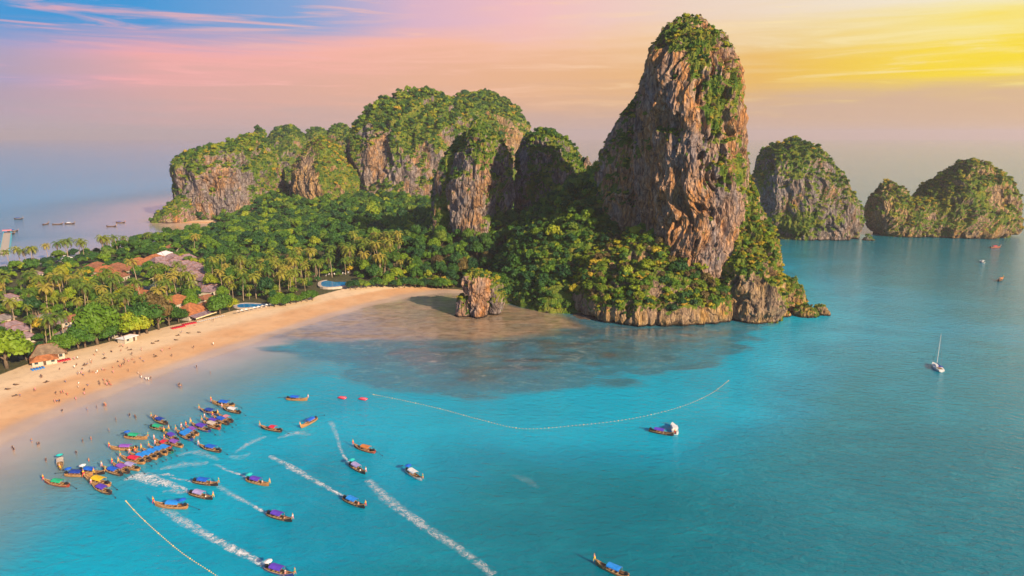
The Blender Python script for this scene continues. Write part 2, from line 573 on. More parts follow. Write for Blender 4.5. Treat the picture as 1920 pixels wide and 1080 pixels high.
reefc = t.ramp(nf, [(0.3, (0.040, 0.030, 0.032)), (0.5, (0.092, 0.062, 0.050)), (0.68, (0.21, 0.14, 0.085))])
c = t.mix(t.math('MULTIPLY', t.attr('reef'), t.maprange(t.math('ADD', nr, t.math('MULTIPLY', nb, 0.35)), 0.46, 0.66)), c, reefc)
flatn = t.noise(t.scaled(pos, (0.16, 0.36, 0.2)), 1, 8, 0.78, 0.5)
flatc = t.ramp(flatn, [(0.36, (0.13, 0.085, 0.05)), (0.46, (0.30, 0.19, 0.11)), (0.58, (0.46, 0.32, 0.21)), (0.7, (0.36, 0.22, 0.10))])
c = t.mix(t.math('MULTIPLY', t.attr('flat'), 0.85), c, flatc)
litter = t.ramp(nf, [(0.3, (0.035, 0.045, 0.015)), (0.55, (0.08, 0.075, 0.03)), (0.75, (0.16, 0.12, 0.06))])
c = t.mix(t.maprange(t.math('ADD', t.attr('forest'), t.math('MULTIPLY', t.math('SUBTRACT', nf, 0.5), 0.5)), 0.35, 0.65), c, litter)
rough = t.maprange(wet, 0.0, 1.0, 0.9, 0.28)
bump = t.node('ShaderNodeBump', {'Height': nf, 'Strength': 0.35, 'Distance': 0.12})
b = t.node('ShaderNodeBsdfPrincipled', {'Base Color': c, 'Roughness': rough, 'Specular IOR Level': 0.35, 'Normal': bump.outputs[0]})
t.node('ShaderNodeOutputMaterial', {'Surface': b.outputs[0]})
M['ground'] = m
me = mesh_np('ground', np.stack([gx, gy, H], 1), quads, [M['ground']])
fattr(me, 'reef', RW)
fattr(me, 'flat', FW * (H < 0.5))
fattr(me, 'forest', sstep(FD, -3, 3))
tag(obj('ground', me), 'sandy isthmus, curving beach and pale sea bed', kind='structure')

m, t = new_mat('sea_water')
pos = t.node('ShaderNodeNewGeometry').outputs['Position']
dep = t.attr('depth')
nb = t.noise(t.scaled(pos, (0.012, 0.016, 0.01)), 1, 4, 0.55, 0.6)
nm = t.noise(t.scaled(pos, (0.05, 0.09, 0.05)), 1, 4, 0.6, 0.8)
d2 = t.math('MAXIMUM', t.math('ADD', dep, t.math('MULTIPLY', t.math('SUBTRACT', nm, 0.5), t.math('MULTIPLY', dep, 0.5))), 0.0)
opac = t.math('SUBTRACT', 1.0, t.math('POWER', 2.71828, t.math('MULTIPLY', t.math('POWER', d2, 1.3), -0.95)))
opac = t.math('MULTIPLY', opac, 0.985)
deepk = t.maprange(t.math('ADD', dep, t.math('MULTIPLY', t.math('SUBTRACT', nb, 0.5), 9.0)), 1.5, 11.0)
body = t.ramp(deepk, [(0.0, (0.0, 0.40, 0.60)), (0.25, (0.0, 0.265, 0.41)), (0.62, (0.0, 0.205, 0.285)), (1.0, (0.0, 0.165, 0.23))])
body = t.mix(t.math('MULTIPLY', t.maprange(nm, 0.45, 0.75), 0.18), body, (0.01, 0.40, 0.48, 1))
sxyz = t.node('ShaderNodeSeparateXYZ', {0: pos})
bayk = t.math('MULTIPLY', t.maprange(sxyz.outputs[1], 430.0, 620.0), t.maprange(sxyz.outputs[0], -60.0, -220.0))
body = t.mix(t.math('MULTIPLY', t.maprange(dep, 1.7, 0.15), t.math('SUBTRACT', 1.0, t.math('MULTIPLY', t.attr('reef'), 0.7))), body, (0.22, 0.36, 0.46, 1))
body = t.mix(t.math('MULTIPLY', bayk, 0.85), body, (0.06, 0.34, 0.60, 1))
tint = t.node('ShaderNodeBsdfTransparent', {'Color': t.mix(opac, (1, 1, 1, 1), (0.35, 0.85, 0.85, 1))})
wv1 = t.noise(t.scaled(pos, (0.8, 1.3, 1.0)), 1, 3, 0.6, 0.4)
wv2 = t.noise(t.scaled(pos, (0.22, 0.42, 0.3)), 1, 4, 0.6, 0.5)
wv3 = t.node('ShaderNodeTexWave', {'Vector': t.scaled(pos, (0.6, 1.0, 1.0)), 'Scale': 0.16, 'Distortion': 9.0, 'Detail': 3.0, 'Detail Scale': 0.6}, wave_type='BANDS', bands_direction='DIAGONAL').outputs['Fac']
hgt = t.math('ADD', t.math('MULTIPLY', wv1, 0.26), t.math('ADD', t.math('MULTIPLY', wv2, 0.55), t.math('MULTIPLY', wv3, 0.06)))
calm = t.maprange(dep, 0.02, 1.2, 0.12, 1.0)
bump = t.node('ShaderNodeBump', {'Height': hgt, 'Strength': calm, 'Distance': 0.75})
dif = t.node('ShaderNodeBsdfDiffuse', {'Color': body, 'Normal': bump.outputs[0]})
inner = t.node('ShaderNodeMixShader', {0: opac, 1: tint.outputs[0], 2: dif.outputs[0]})
gl = t.node('ShaderNodeBsdfGlossy', {'Color': (1, 1, 1, 1), 'Roughness': 0.11, 'Normal': bump.outputs[0]})
fr = t.node('ShaderNodeFresnel', {'IOR': 1.27, 'Normal': bump.outputs[0]})
fk = t.math('MINIMUM', fr.outputs[0], 0.85)
film = t.maprange(dep, -0.01, 0.05)
fk = t.math('MULTIPLY', fk, film)
fk = t.math('MULTIPLY', fk, t.math('SUBTRACT', 1.0, t.node('ShaderNodeNewGeometry').outputs['Backfacing']))
sh = t.node('ShaderNodeMixShader', {0: fk, 1: inner.outputs[0], 2: gl.outputs[0]})
t.node('ShaderNodeOutputMaterial', {'Surface': sh.outputs[0]})
M['water'] = m
keep = (H[quads] < 0.25).any(1)
used = np.zeros(len(gx), bool)
used[quads[keep].ravel()] = True
remap = np.cumsum(used) - 1
me = mesh_np('sea', np.stack([gx[used], gy[used], np.zeros(used.sum())], 1), remap[quads[keep]], [M['water']])
fattr(me, 'depth', -H[used])
fattr(me, 'reef', RW[used])
tag(obj('sea', me), 'turquoise sea turning lavender over the shallows', kind='structure')


def ground_z(x, y):
    return float(ground_h(np.array([x]), np.array([y]))[0][0])


# ------------------------------------------------------------------ crowns used again and again
def crown_mesh(name, mat, lumps, leaves, leaf, seed, flat=0.75, core=0.80):
    """a crown: lumps of leaf-sized faces round dark leafy cores, radius about 1, base at z = 0"""
    r = np.random.default_rng(seed)
    V, Q = [], []
    cs = []
    for k in range(lumps):
        a = 2.399 * k + r.uniform(-.4, .4)
        q = math.sqrt((k + 0.4) / lumps) * 0.62
        h = 0.72 * math.sqrt(max(0.0, 1 - (q / 0.72) ** 2)) + r.uniform(-.16, .14)
        cs.append((math.cos(a) * q, math.sin(a) * q, (h + 0.35) * flat, r.uniform(.30, .46)))
    per = leaves // lumps
    for (x, y, zc, rad) in cs:
        d = r.normal(size=(per, 3))
        d /= np.linalg.norm(d, axis=1)[:, None]
        d[:, 2] = np.where(d[:, 2] < -0.35, -d[:, 2], d[:, 2])
        p = np.array([x, y, zc]) + d * (rad * r.uniform(0.82, 1.15, per))[:, None] * np.array([1, 1, 0.95])
        nrm = d + r.normal(size=(per, 3)) * 0.45
        nrm /= np.linalg.norm(nrm, axis=1)[:, None]
        a1 = np.cross(nrm, r.normal(size=(per, 3)))
        a1 /= np.linalg.norm(a1, axis=1)[:, None] + 1e-9
        a2 = np.cross(nrm, a1)
        s = leaf * r.uniform(0.7, 1.3, per)[:, None]
        b0_ = len(V) and sum(len(k) for k in V)
        base = b0_ or 0
        quad = np.stack([p - a1 * s, p - a2 * s * .6, p + a1 * s, p + a2 * s * .6], 1).reshape(-1, 3)
        V.append(quad)
        Q.append(base + np.arange(per * 4).reshape(-1, 4))
        # leafy core
        n_, m_ = 7, 4
        base = sum(len(k) for k in V)
        cv = []
        for i in range(m_ + 1):
            aa = math.pi * i / m_
            for k in range(n_):
                th = 2 * math.pi * k / n_
                w_ = core * rad * r.uniform(0.85, 1.1)
                cv.append((x + w_ * math.sin(aa) * math.cos(th), y + w_ * math.sin(aa) * math.sin(th), zc - w_ * 0.8 * math.cos(aa)))
        V.append(np.array(cv))
        cq = [[i * n_ + k, i * n_ + (k + 1) % n_, (i + 1) * n_ + (k + 1) % n_, (i + 1) * n_ + k] for i in range(m_) for k in range(n_)]
        Q.append(base + np.array(cq))
    V = np.concatenate(V)
    V[:, 2] -= 0.1
    return mesh_np(name, V, np.concatenate(Q), [mat], smooth=False)


def proto_collection(name, meshes):
    c = bpy.data.collections.new(name)
    for me_ in meshes:
        c.objects.link(bpy.data.objects.new(me_.name, me_))
    return c


def variants(tagname, mats, lumps, leaves, leaf, flat):
    return proto_collection('crowns_' + tagname, [crown_mesh('crown_%s_%d' % (tagname, i), mt, lumps, leaves, leaf, 100 + i * 7 + len(tagname), flat) for i, mt in enumerate(mats)])


CROWNS = {
    'mixed': variants('mixed', [M['leaf'], M['leaf_deep'], M['leaf'], M['leaf_deep'], M['leaf_gold'], M['leaf']], 8, 340, 0.125, 1.05),
    'deep': variants('deep', [M['leaf_deep'], M['leaf_deep'], M['leaf'], M['leaf_deep'], M['leaf']], 8, 340, 0.125, 1.1),
    'golden': variants('golden', [M['leaf'], M['leaf_gold'], M['leaf_gold'], M['leaf_gold'], M['leaf_deep'], M['leaf_brown'], M['leaf']], 8, 340, 0.125, 1.0),
}
_groups = {}


def scatter_group(key):
    if key in _groups:
        return _groups[key]
    g = bpy.data.node_groups.new('scatter_' + key, 'GeometryNodeTree')
    g.interface.new_socket('Geometry', in_out='INPUT', socket_type='NodeSocketGeometry')
    g.interface.new_socket('Geometry', in_out='OUTPUT', socket_type='NodeSocketGeometry')
    gi = g.nodes.new('NodeGroupInput')
    go = g.nodes.new('NodeGroupOutput')
    ci = g.nodes.new('GeometryNodeCollectionInfo')
    ci.inputs['Collection'].default_value = CROWNS[key]
    ci.inputs['Separate Children'].default_value = True
    ci.inputs['Reset Children'].default_value = True
    ip = g.nodes.new('GeometryNodeInstanceOnPoints')
    ip.inputs['Pick Instance'].default_value = True

    def named(nm, typ):
        a = g.nodes.new('GeometryNodeInputNamedAttribute')
        a.data_type = typ
        a.inputs['Name'].default_value = nm
        return a.outputs['Attribute']
    g.links.new(gi.outputs[0], ip.inputs['Points'])
    g.links.new(ci.outputs[0], ip.inputs['Instance'])
    g.links.new(named('pick', 'INT'), ip.inputs['Instance Index'])
    g.links.new(named('size', 'FLOAT_VECTOR'), ip.inputs['Scale'])
    g.links.new(named('turn', 'FLOAT_VECTOR'), ip.inputs['Rotation'])
    g.links.new(ip.outputs[0], go.inputs[0])
    _groups[key] = g
    return g


def scatter(name, pts, sizes, key, parent=None, label=None):
    """a mass of plants nobody could count: one object"""
    n = len(pts)
    me_ = bpy.data.meshes.new(name)
    me_.vertices.add(n)
    me_.vertices.foreach_set('co', np.asarray(pts, np.float32).ravel())
    a = me_.attributes.new('pick', 'INT', 'POINT')
    a.data.foreach_set('value', RNG.integers(0, 60, n).astype(np.int32))
    a = me_.attributes.new('size', 'FLOAT_VECTOR', 'POINT')
    s = np.asarray(sizes)[:, None] * np.stack([RNG.uniform(.85, 1.15, n), RNG.uniform(.85, 1.15, n), RNG.uniform(.75, 1.25, n)], 1)
    a.data.foreach_set('vector', s.astype(np.float32).ravel())
    a = me_.attributes.new('turn', 'FLOAT_VECTOR', 'POINT')
    tr = np.stack([RNG.normal(0, .12, n), RNG.normal(0, .12, n), RNG.uniform(0, 6.28, n)], 1)
    a.data.foreach_set('vector', tr.astype(np.float32).ravel())
    o = obj(name, me_, parent)
    md = o.modifiers.new('scatter', 'NODES')
    md.node_group = scatter_group(key)
    tag(o, label, kind='stuff')
    return o


# ------------------------------------------------------------------ karst towers and hills
def prow(py, pl, pr, Y, thick, z=None):
    """profile row: outline pl..pr at picture row py for a body centred at distance Y"""
    a, b_ = atY(pl, py, Y), atY(pr, py, Y)
    return (a.z if z is None else z, a.x, b_.x, Y - thick / 2, Y + thick / 2)


def worley(P, seed=0):
    i = np.floor(P).astype(np.int64)
    best = np.full(len(P), 9.0)
    for dx in (-1, 0, 1):
        for dy in (-1, 0, 1):
            for dz in (-1, 0, 1):
                c0, c1, c2 = i[:, 0] + dx, i[:, 1] + dy, i[:, 2] + dz
                f0 = c0 + .5 + .45 * _hash(c0, c1, c2, seed)
                f1 = c1 + .5 + .45 * _hash(c0, c1, c2, seed + 1)
                f2 = c2 + .5 + .45 * _hash(c0, c1, c2, seed + 2)
                best = np.minimum(best, (P[:, 0] - f0) ** 2 + (P[:, 1] - f1) ** 2 + (P[:, 2] - f2) ** 2)
    return np.sqrt(best)


def loft(rows, n, m_, seed, amp=(3, 1.6, 0.6), ex=2.4, cap=3.0, cave=2.5, feat=1.0):
    rows = sorted(rows)
    R = np.array(rows, float)
    zz = np.linspace(R[0, 0], R[-1, 0], m_)
    prof = np.stack([np.interp(zz, R[:, 0], R[:, k]) for k in range(1, 5)], 1)
    ker = np.hanning(max(5, m_ // 9 | 1))
    ker /= ker.sum()
    pad = len(ker) // 2
    for k in range(4):
        prof[:, k] = np.convolve(np.pad(prof[:, k], pad, mode='edge'), ker, 'valid')[:m_]
    nc = max(8, n // 18)
    s = np.sqrt(np.linspace(1, 0.0, nc + 1)[1:])
    s[-1] = 0.02
    capz = R[-1, 0] + cap * (1 - s ** 2)
    lx, rx = prof[-1, 0], prof[-1, 1]
    fy, by = prof[-1, 2], prof[-1, 3]
    cap_prof = np.stack([(lx + rx) / 2 - (rx - lx) / 2 * s, (lx + rx) / 2 + (rx - lx) / 2 * s, (fy + by) / 2 - (by - fy) / 2 * s, (fy + by) / 2 + (by - fy) / 2 * s], 1)
    zz = np.concatenate([zz, capz])
    prof = np.concatenate([prof, cap_prof])
    th = np.linspace(0, 2 * np.pi, n, endpoint=False)
    ct, st = np.cos(th), np.sin(th)
    ec, es = np.sign(ct) * np.abs(ct) ** (2 / ex), np.sign(st) * np.abs(st) ** (2 / ex)
    X = (prof[:, 0] + prof[:, 1])[:, None] / 2 + (prof[:, 1] - prof[:, 0])[:, None] / 2 * ec
    Y = (prof[:, 2] + prof[:, 3])[:, None] / 2 + (prof[:, 3] - prof[:, 2])[:, None] / 2 * es
    Z = np.repeat(zz[:, None], n, 1)
    G = np.stack([X, Y, Z], -1)

    def normals(G):
        du = np.roll(G, -1, 1) - np.roll(G, 1, 1)
        dv = np.gradient(G, axis=0)
        N = np.cross(du, dv)
        return N / (np.linalg.norm(N, axis=-1)[..., None] + 1e-9)
    N = normals(G)
    P = G.reshape(-1, 3)
    q = 1.0 / feat
    P0 = P
    P = P + 7.0 * feat * np.stack([fbm(P * (q / 26), 2, seed + 70), fbm(P * (q / 26), 2, seed + 71), fbm(P * (q / 26), 2, seed + 72)], 1)
    d = amp[0] * fbm(P * np.array([1 / 22, 1 / 22, 1 / 50]) * q, 3, seed)
    fl = fbm(P * np.array([1 / 7.5, 1 / 7.5, 1 / 26]) * q, 4, seed + 3, 0.6)
    d += amp[1] * (1 - 3.2 * np.abs(fl)) * 0.8
    d += amp[2] * fbm(P * np.array([1 / 2.2, 1 / 2.2, 1 / 4.5]) * q, 3, seed + 5, 0.6)
    cv = fbm(P * np.array([1 / 8, 1 / 8, 1 / 15]) * q, 3, seed + 9)
    d -= cave * 1.2 * sstep(cv, 0.24, 0.36)
    rg = 1 - np.abs(fbm(P * np.array([1 / 4.2, 1 / 4.2, 1 / 13]) * q, 3, seed + 27, 0.55)) * 2.6
    d += amp[2] * 1.0 * rg
    wl = worley(P * np.array([1 / 5.5, 1 / 5.5, 1 / 12]) * q, seed + 29)
    d += amp[2] * 1.5 * (0.5 - wl)
    ledge = fbm(P * np.array([1 / 40, 1 / 40, 1 / 9]) * q, 2, seed + 12)
    d += amp[1] * 0.7 * ledge
    d += amp[1] * 1.5 * (0.45 - worley(P * np.array([1 / 15, 1 / 15, 1 / 24]) * q, seed + 15))
    P = P0
    edge = np.repeat(np.concatenate([np.ones(len(zz) - nc), s])[:, None], n, 1).ravel()
    G = (P + N.reshape(-1, 3) * (d * (0.25 + 0.75 * edge))[:, None]).reshape(G.shape)
    return G, normals(G)


def karst_mesh(name, rows, n, m_, seed, mat, base, veg_bias=0.0, nz_gain=1.2, patches=(), density=0.0725, size=(1.09, 2.56), **kw):
    G, N = loft(rows, n, m_, seed, **kw)
    R, n = G.shape[:2]
    P = G.reshape(-1, 3)
    NN = N.reshape(-1, 3)
    veg = nz_gain * np.clip(NN[:, 2], -0.3, 1) + veg_bias + 0.75 * fbm(P / 17, 3, seed + 40) + 0.5 * fbm(P * np.array([1 / 4.5, 1 / 4.5, 1 / 9]), 2, seed + 44)
    px, py = project(P)
    for (cx, cy_, rx, ry, k) in patches:
        g = np.exp(-(((px - cx) / rx) ** 2 + ((py - cy_) / ry) ** 2) ** 1.5)
        veg = veg + k * g
    veg = sstep(veg, 0.30, 0.75)
    I = np.arange(R * n).reshape(R, n)
    qd = np.stack([I[:-1], np.roll(I[:-1], -1, 1), np.roll(I[1:], -1, 1), I[1:]], -1).reshape(-1, 4)
    V = P - np.array(base)
    top = len(V)
    V = np.concatenate([V, [G[-1].mean(0) - np.array(base)]])
    tris = np.stack([I[-1], np.roll(I[-1], -1), np.full(n, top)], 1)
    me_ = mesh_np(name, V, qd, [mat], False, tris)
    fattr(me_, 'veg', np.concatenate([veg, [1.0]]))
    # plants rooted on the rock
    c4 = P[qd]
    ar = np.linalg.norm(np.cross(c4[:, 2] - c4[:, 0], c4[:, 3] - c4[:, 1]), axis=1) / 2
    vg = veg[qd].mean(1)
    fn = NN[qd].mean(1)
    ctr = c4.mean(1)
    view = ctr - np.array([0, 0, CAM_Z])
    view /= np.linalg.norm(view, axis=1)[:, None]
    seen = ((fn * view).sum(1) < 0.35) & (ctr[:, 2] > 1.5)
    wgt = ar * vg ** 1.5 * seen
    cnt = int(wgt.sum() * density)
    pts = np.zeros((0, 3))
    sz = np.zeros(0)
    if cnt > 0:
        pick = RNG.choice(len(qd), cnt, p=wgt / wgt.sum())
        u = RNG.uniform(0, 1, (cnt, 2))
        q4 = c4[pick]
        pts = (q4[:, 0] * (1 - u[:, :1]) + q4[:, 1] * u[:, :1]) * (1 - u[:, 1:]) + (q4[:, 3] * (1 - u[:, :1]) + q4[:, 2] * u[:, :1]) * u[:, 1:]
        steep = 1 - np.clip(fn[pick][:, 2], 0, 1)
        sz = RNG.uniform(size[0], size[1], cnt) * (1 - 0.45 * steep) * RNG.choice([0.55, 0.85, 1.2, 1.7], cnt, p=[.32, .38, .22, .08])
        pts = pts - np.array(base)
        pts[:, 2] -= 0.25 * sz
    return me_, pts, sz


def karst(name, label, cat, bodies, key='mixed', group=None):
    """a limestone tower or island; bodies = list of kwargs for karst_mesh"""
    r0 = sorted(bodies[0]['rows'])[0]
    base = ((r0[1] + r0[2]) / 2, (r0[3] + r0[4]) / 2, 0.0)
    root = thing(name, label, cat, base, 0, group)
    allp, alls = [], []
    for b_ in bodies:
        nm = b_.pop('part', 'rock')
        me_, p, s = karst_mesh(nm, base=base, **b_)
        obj(nm, me_, root)
        allp.append(p)
        alls.append(s)
    p, s = np.concatenate(allp), np.concatenate(alls)
    if len(p):
        scatter('shrub_cover', p, s, key, root)
    return root


# the great tower and its shoulder, apron and sea cliff
YT = 405
tower = [prow(600, 1215, 1375, YT, 70, z=2), prow(500, 1212, 1372, YT, 74), prow(440, 1206, 1376, YT, 76), prow(400, 1201, 1382, YT, 76),
         prow(340, 1198, 1386, YT, 76), prow(300, 1198, 1387, YT, 76), prow(240, 1200, 1386, YT, 76), prow(170, 1204, 1384, YT, 72), prow(130, 1209, 1379, YT, 68),
         prow(105, 1215, 1371, YT, 62), prow(85, 1224, 1356, YT, 52), prow(68, 1240, 1337, YT, 38), prow(57, 1258, 1318, YT, 25)]
shoulder = [prow(600, 1120, 1300, 440, 50, z=2), prow(400, 1122, 1300, 440, 50), prow(335, 1127, 1300, 440, 48), prow(300, 1133, 1300, 440, 46),
            prow(262, 1147, 1300, 440, 42), prow(225, 1170, 1300, 440, 36), prow(195, 1190, 1300, 440, 28), prow(165, 1208, 1290, 440, 20)]


def grow(z_, pl, pr, yf, yb, Y=None):
    """row at height z_ whose outline spans pl..pr at distance yf"""
    Y = Y or yf
    zc = Y * CP - (z_ - CAM_Z) * SP
    return (z_, (pl - 960) / F * zc, (pr - 960) / F * zc, yf, yb)


flank = [grow(-2, 1330, 1455, 357, 455, 385), grow(6, 1325, 1458, 354, 455, 385), grow(22, 1325, 1462, 356, 455, 385), grow(32, 1322, 1462, 363, 452, 390), grow(42, 1320, 1456, 370, 448, 395),
         grow(52, 1320, 1440, 380, 445, 397), grow(64, 1320, 1424, 385, 440, 400), grow(76, 1320, 1408, 389, 436, 402), grow(88, 1320, 1398, 392, 432, 404)]
apron = [grow(-2, 1068, 1400, 353, 470, 385), grow(4, 1062, 1402, 350, 470, 385), grow(11, 1062, 1400, 352, 470, 385), grow(17, 1072, 1396, 358, 470, 388), grow(25, 1088, 1390, 366, 468, 392),
         grow(32, 1115, 1385, 375, 465, 398), grow(39, 1150, 1380, 384, 462, 402)]
karst('limestone_tower', 'towering reddish limestone pinnacle with shrubby cap rising from the wooded headland', 'karst tower', [
    dict(part='pinnacle', rows=tower, n=460, m_=330, seed=3, mat=M['rock_warm'], veg_bias=-0.12, nz_gain=1.15, density=0.29, size=(0.62, 1.60), ex=2.15, amp=(4.4, 2.2, 1.0), cave=3.8, cap=5,
         patches=[(1290, 62, 80, 36, 0.55), (1310, 120, 18, 36, 1.1), (1342, 200, 20, 56, 1.5), (1376, 170, 13, 60, 0.8), (1390, 310, 12, 50, 0.9), (1355, 320, 14, 26, 1.0), (1260, 300, 60, 120, -0.35), (1260, 420, 60, 60, -0.5)]),
    dict(part='shoulder', rows=shoulder, n=220, m_=180, seed=13, mat=M['rock_warm'], veg_bias=-0.02, density=0.232, size=(0.70, 1.76), amp=(3, 2.0, 0.7), cave=2.5,
         patches=[(1170, 245, 18, 60, 0.4)]),
    dict(part='flank', rows=flank, n=260, m_=170, seed=23, mat=M['rock_gold'], veg_bias=0.42, density=0.377, size=(0.78, 2.08), amp=(3, 1.8, 0.7), cave=2.5,
         patches=[(1408, 568, 46, 40, -2.0), (1410, 440, 45, 60, 0.3)]),
    dict(part='sea_cliff', rows=apron, n=420, m_=90, seed=33, mat=M['rock_gold'], veg_bias=0.22, nz_gain=1.6, density=0.217, size=(1.33, 3.36), amp=(3.6, 1.6, 0.7), cave=3.0, cap=4,
         patches=[(1260, 592, 120, 14, -0.7), (1120, 590, 50, 14, -0.4), (1230, 545, 12, 14, -1.2)]),
], key='golden')

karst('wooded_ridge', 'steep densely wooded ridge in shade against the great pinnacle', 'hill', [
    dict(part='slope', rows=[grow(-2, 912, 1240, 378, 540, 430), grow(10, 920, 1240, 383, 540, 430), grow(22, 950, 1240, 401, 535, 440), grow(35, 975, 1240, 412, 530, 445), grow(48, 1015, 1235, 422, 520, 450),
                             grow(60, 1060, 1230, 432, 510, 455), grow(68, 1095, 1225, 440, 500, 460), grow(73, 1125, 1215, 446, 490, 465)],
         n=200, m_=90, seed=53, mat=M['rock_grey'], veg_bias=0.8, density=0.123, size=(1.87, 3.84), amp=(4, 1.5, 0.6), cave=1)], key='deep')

karst('rock_stack', 'overhanging pinkish grey rock stack with tufted top at the end of the beach', 'rock stack', [
    dict(part='rock', rows=[prow(592, 884, 914, 372, 10, z=-1), prow(578, 882, 916, 372, 11, z=1.5), prow(560, 878, 918, 373, 12), prow(545, 868, 922, 374, 15), prow(528, 864, 924, 374, 16), prow(516, 872, 916, 374, 14), prow(509, 884, 908, 374, 9)],
         n=170, m_=90, seed=63, mat=M['rock_warm'], veg_bias=-0.05, density=0.507, size=(0.55, 1.28), ex=1.9, amp=(2.4, 1.2, 0.6), cave=2.4, cap=1.5, feat=0.6,
         patches=[(900, 510, 30, 12, 0.9), (892, 552, 12, 10, 0.8)]),
    dict(part='hanging_rock', rows=[prow(572, 918, 936, 378, 8, z=0.5), prow(562, 914, 943, 378, 13), prow(545, 910, 944, 379, 14), prow(530, 908, 938, 379, 12), prow(520, 912, 930, 379, 8)],
         n=120, m_=60, seed=66, mat=M['rock_grey'], veg_bias=0.1, density=0.58, size=(0.62, 1.44), ex=2.0, amp=(1.8, .9, .5), cave=1.5, cap=1.2, feat=0.5),
    dict(part='side_rock', rows=[prow(588, 850, 884, 374, 8, z=-1), prow(575, 852, 884, 374, 9, z=1.5), prow(560, 858, 880, 374, 7)], n=80, m_=30, seed=64, mat=M['rock_warm'], veg_bias=0.5, density=0.4,
         size=(0.7, 1.4), amp=(1.4, .7, .3), cave=0.8, feat=0.4, cap=1)], key='golden')

for lab, rr, sd in (('shrub-topped boulder islet at the seaward foot of the headland', [(1450, 1508, 590, 545, 525), 388, 18], 71),
                    ('small rounded boulder in the sea below the green islet', [(1458, 1478, 600, 588, 582), 372, 5], 72),
                    ('grassy boulder in the sea beside the outermost rock', [(1490, 1532, 600, 584, 576), 373, 9], 73),
                    ('outermost dark rock off the tip of the headland', [(1525, 1553, 596, 583, 577), 376, 7], 74)):
    (l_, r_, yb_, ym_, yt_), Y_, th_ = rr
    wd = r_ - l_
    karst('sea_boulder', lab, 'boulder', [dict(part='rock', rows=[prow(yb_, l_, r_, Y_, th_, z=-1.5), prow(yb_ - 3, l_, r_, Y_, th_, z=0.8), prow(ym_, l_ + wd * .06, r_ - wd * .08, Y_, th_ * .9), prow(yt_, l_ + wd * .25, r_ - wd * .35, Y_, th_ * .5)],
          n=90, m_=44, seed=sd, mat=M['rock_gold'], veg_bias=0.22 if sd == 71 else -0.1, density=0.507, size=(0.39, 1.20), amp=(1.6, 0.8, 0.4), cave=0.8, feat=0.4, cap=1.0)], key='golden')

YM = 505
karst('limestone_pillar', 'grey limestone pillar with pale orange foot above the dark forest', 'karst tower', [
    dict(part='rock', rows=[prow(520, 846, 945, YM, 44, z=0), prow(460, 850, 938, YM, 44), prow(420, 842, 945, YM, 46), prow(380, 838, 955, YM, 48), prow(330, 842, 962, YM, 48), prow(285, 856, 948, YM, 42),
                            prow(258, 870, 930, YM, 32), prow(240, 880, 914, YM, 20), prow(229, 888, 903, YM, 10)],
         n=240, m_=170, seed=83, ex=1.8, mat=M['rock_grey'], veg_bias=0.06, density=0.189, size=(0.94, 2.08), amp=(3.2, 2.0, 0.7), cave=2.4,
         patches=[(905, 270, 40, 55, 0.5), (880, 430, 28, 40, -0.8), (855, 330, 14, 60, -0.5), (940, 400, 14, 60, 0.6)]),
    dict(part='green_buttress', rows=[prow(520, 800, 880, 520, 40, z=0), prow(450, 806, 880, 520, 40), prow(380, 808, 880, 520, 38), prow(330, 818, 885, 520, 34), prow(290, 838, 890, 520, 26), prow(262, 856, 890, 520, 18)],
         n=140, m_=90, seed=84, mat=M['rock_grey'], veg_bias=0.55, density=0.203, size=(0.94, 2.08), amp=(2.6, 1.4, 0.6), cave=1)], key='deep')
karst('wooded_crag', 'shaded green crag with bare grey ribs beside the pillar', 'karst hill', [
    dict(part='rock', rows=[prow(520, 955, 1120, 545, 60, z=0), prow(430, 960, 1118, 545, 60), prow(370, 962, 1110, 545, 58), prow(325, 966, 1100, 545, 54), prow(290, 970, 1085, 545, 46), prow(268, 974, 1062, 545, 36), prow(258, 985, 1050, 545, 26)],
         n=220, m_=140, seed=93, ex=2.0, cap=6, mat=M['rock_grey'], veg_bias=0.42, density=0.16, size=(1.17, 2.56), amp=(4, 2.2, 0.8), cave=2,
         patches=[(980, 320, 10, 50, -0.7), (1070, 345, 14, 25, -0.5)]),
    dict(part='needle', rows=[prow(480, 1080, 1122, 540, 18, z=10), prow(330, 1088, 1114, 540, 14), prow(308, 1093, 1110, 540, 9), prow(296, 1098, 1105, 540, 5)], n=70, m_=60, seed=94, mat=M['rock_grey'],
         veg_bias=-0.1, density=0.145, size=(0.78, 1.60), amp=(1.4, 1, .4), cave=1, feat=.6, cap=1.5)], key='deep')

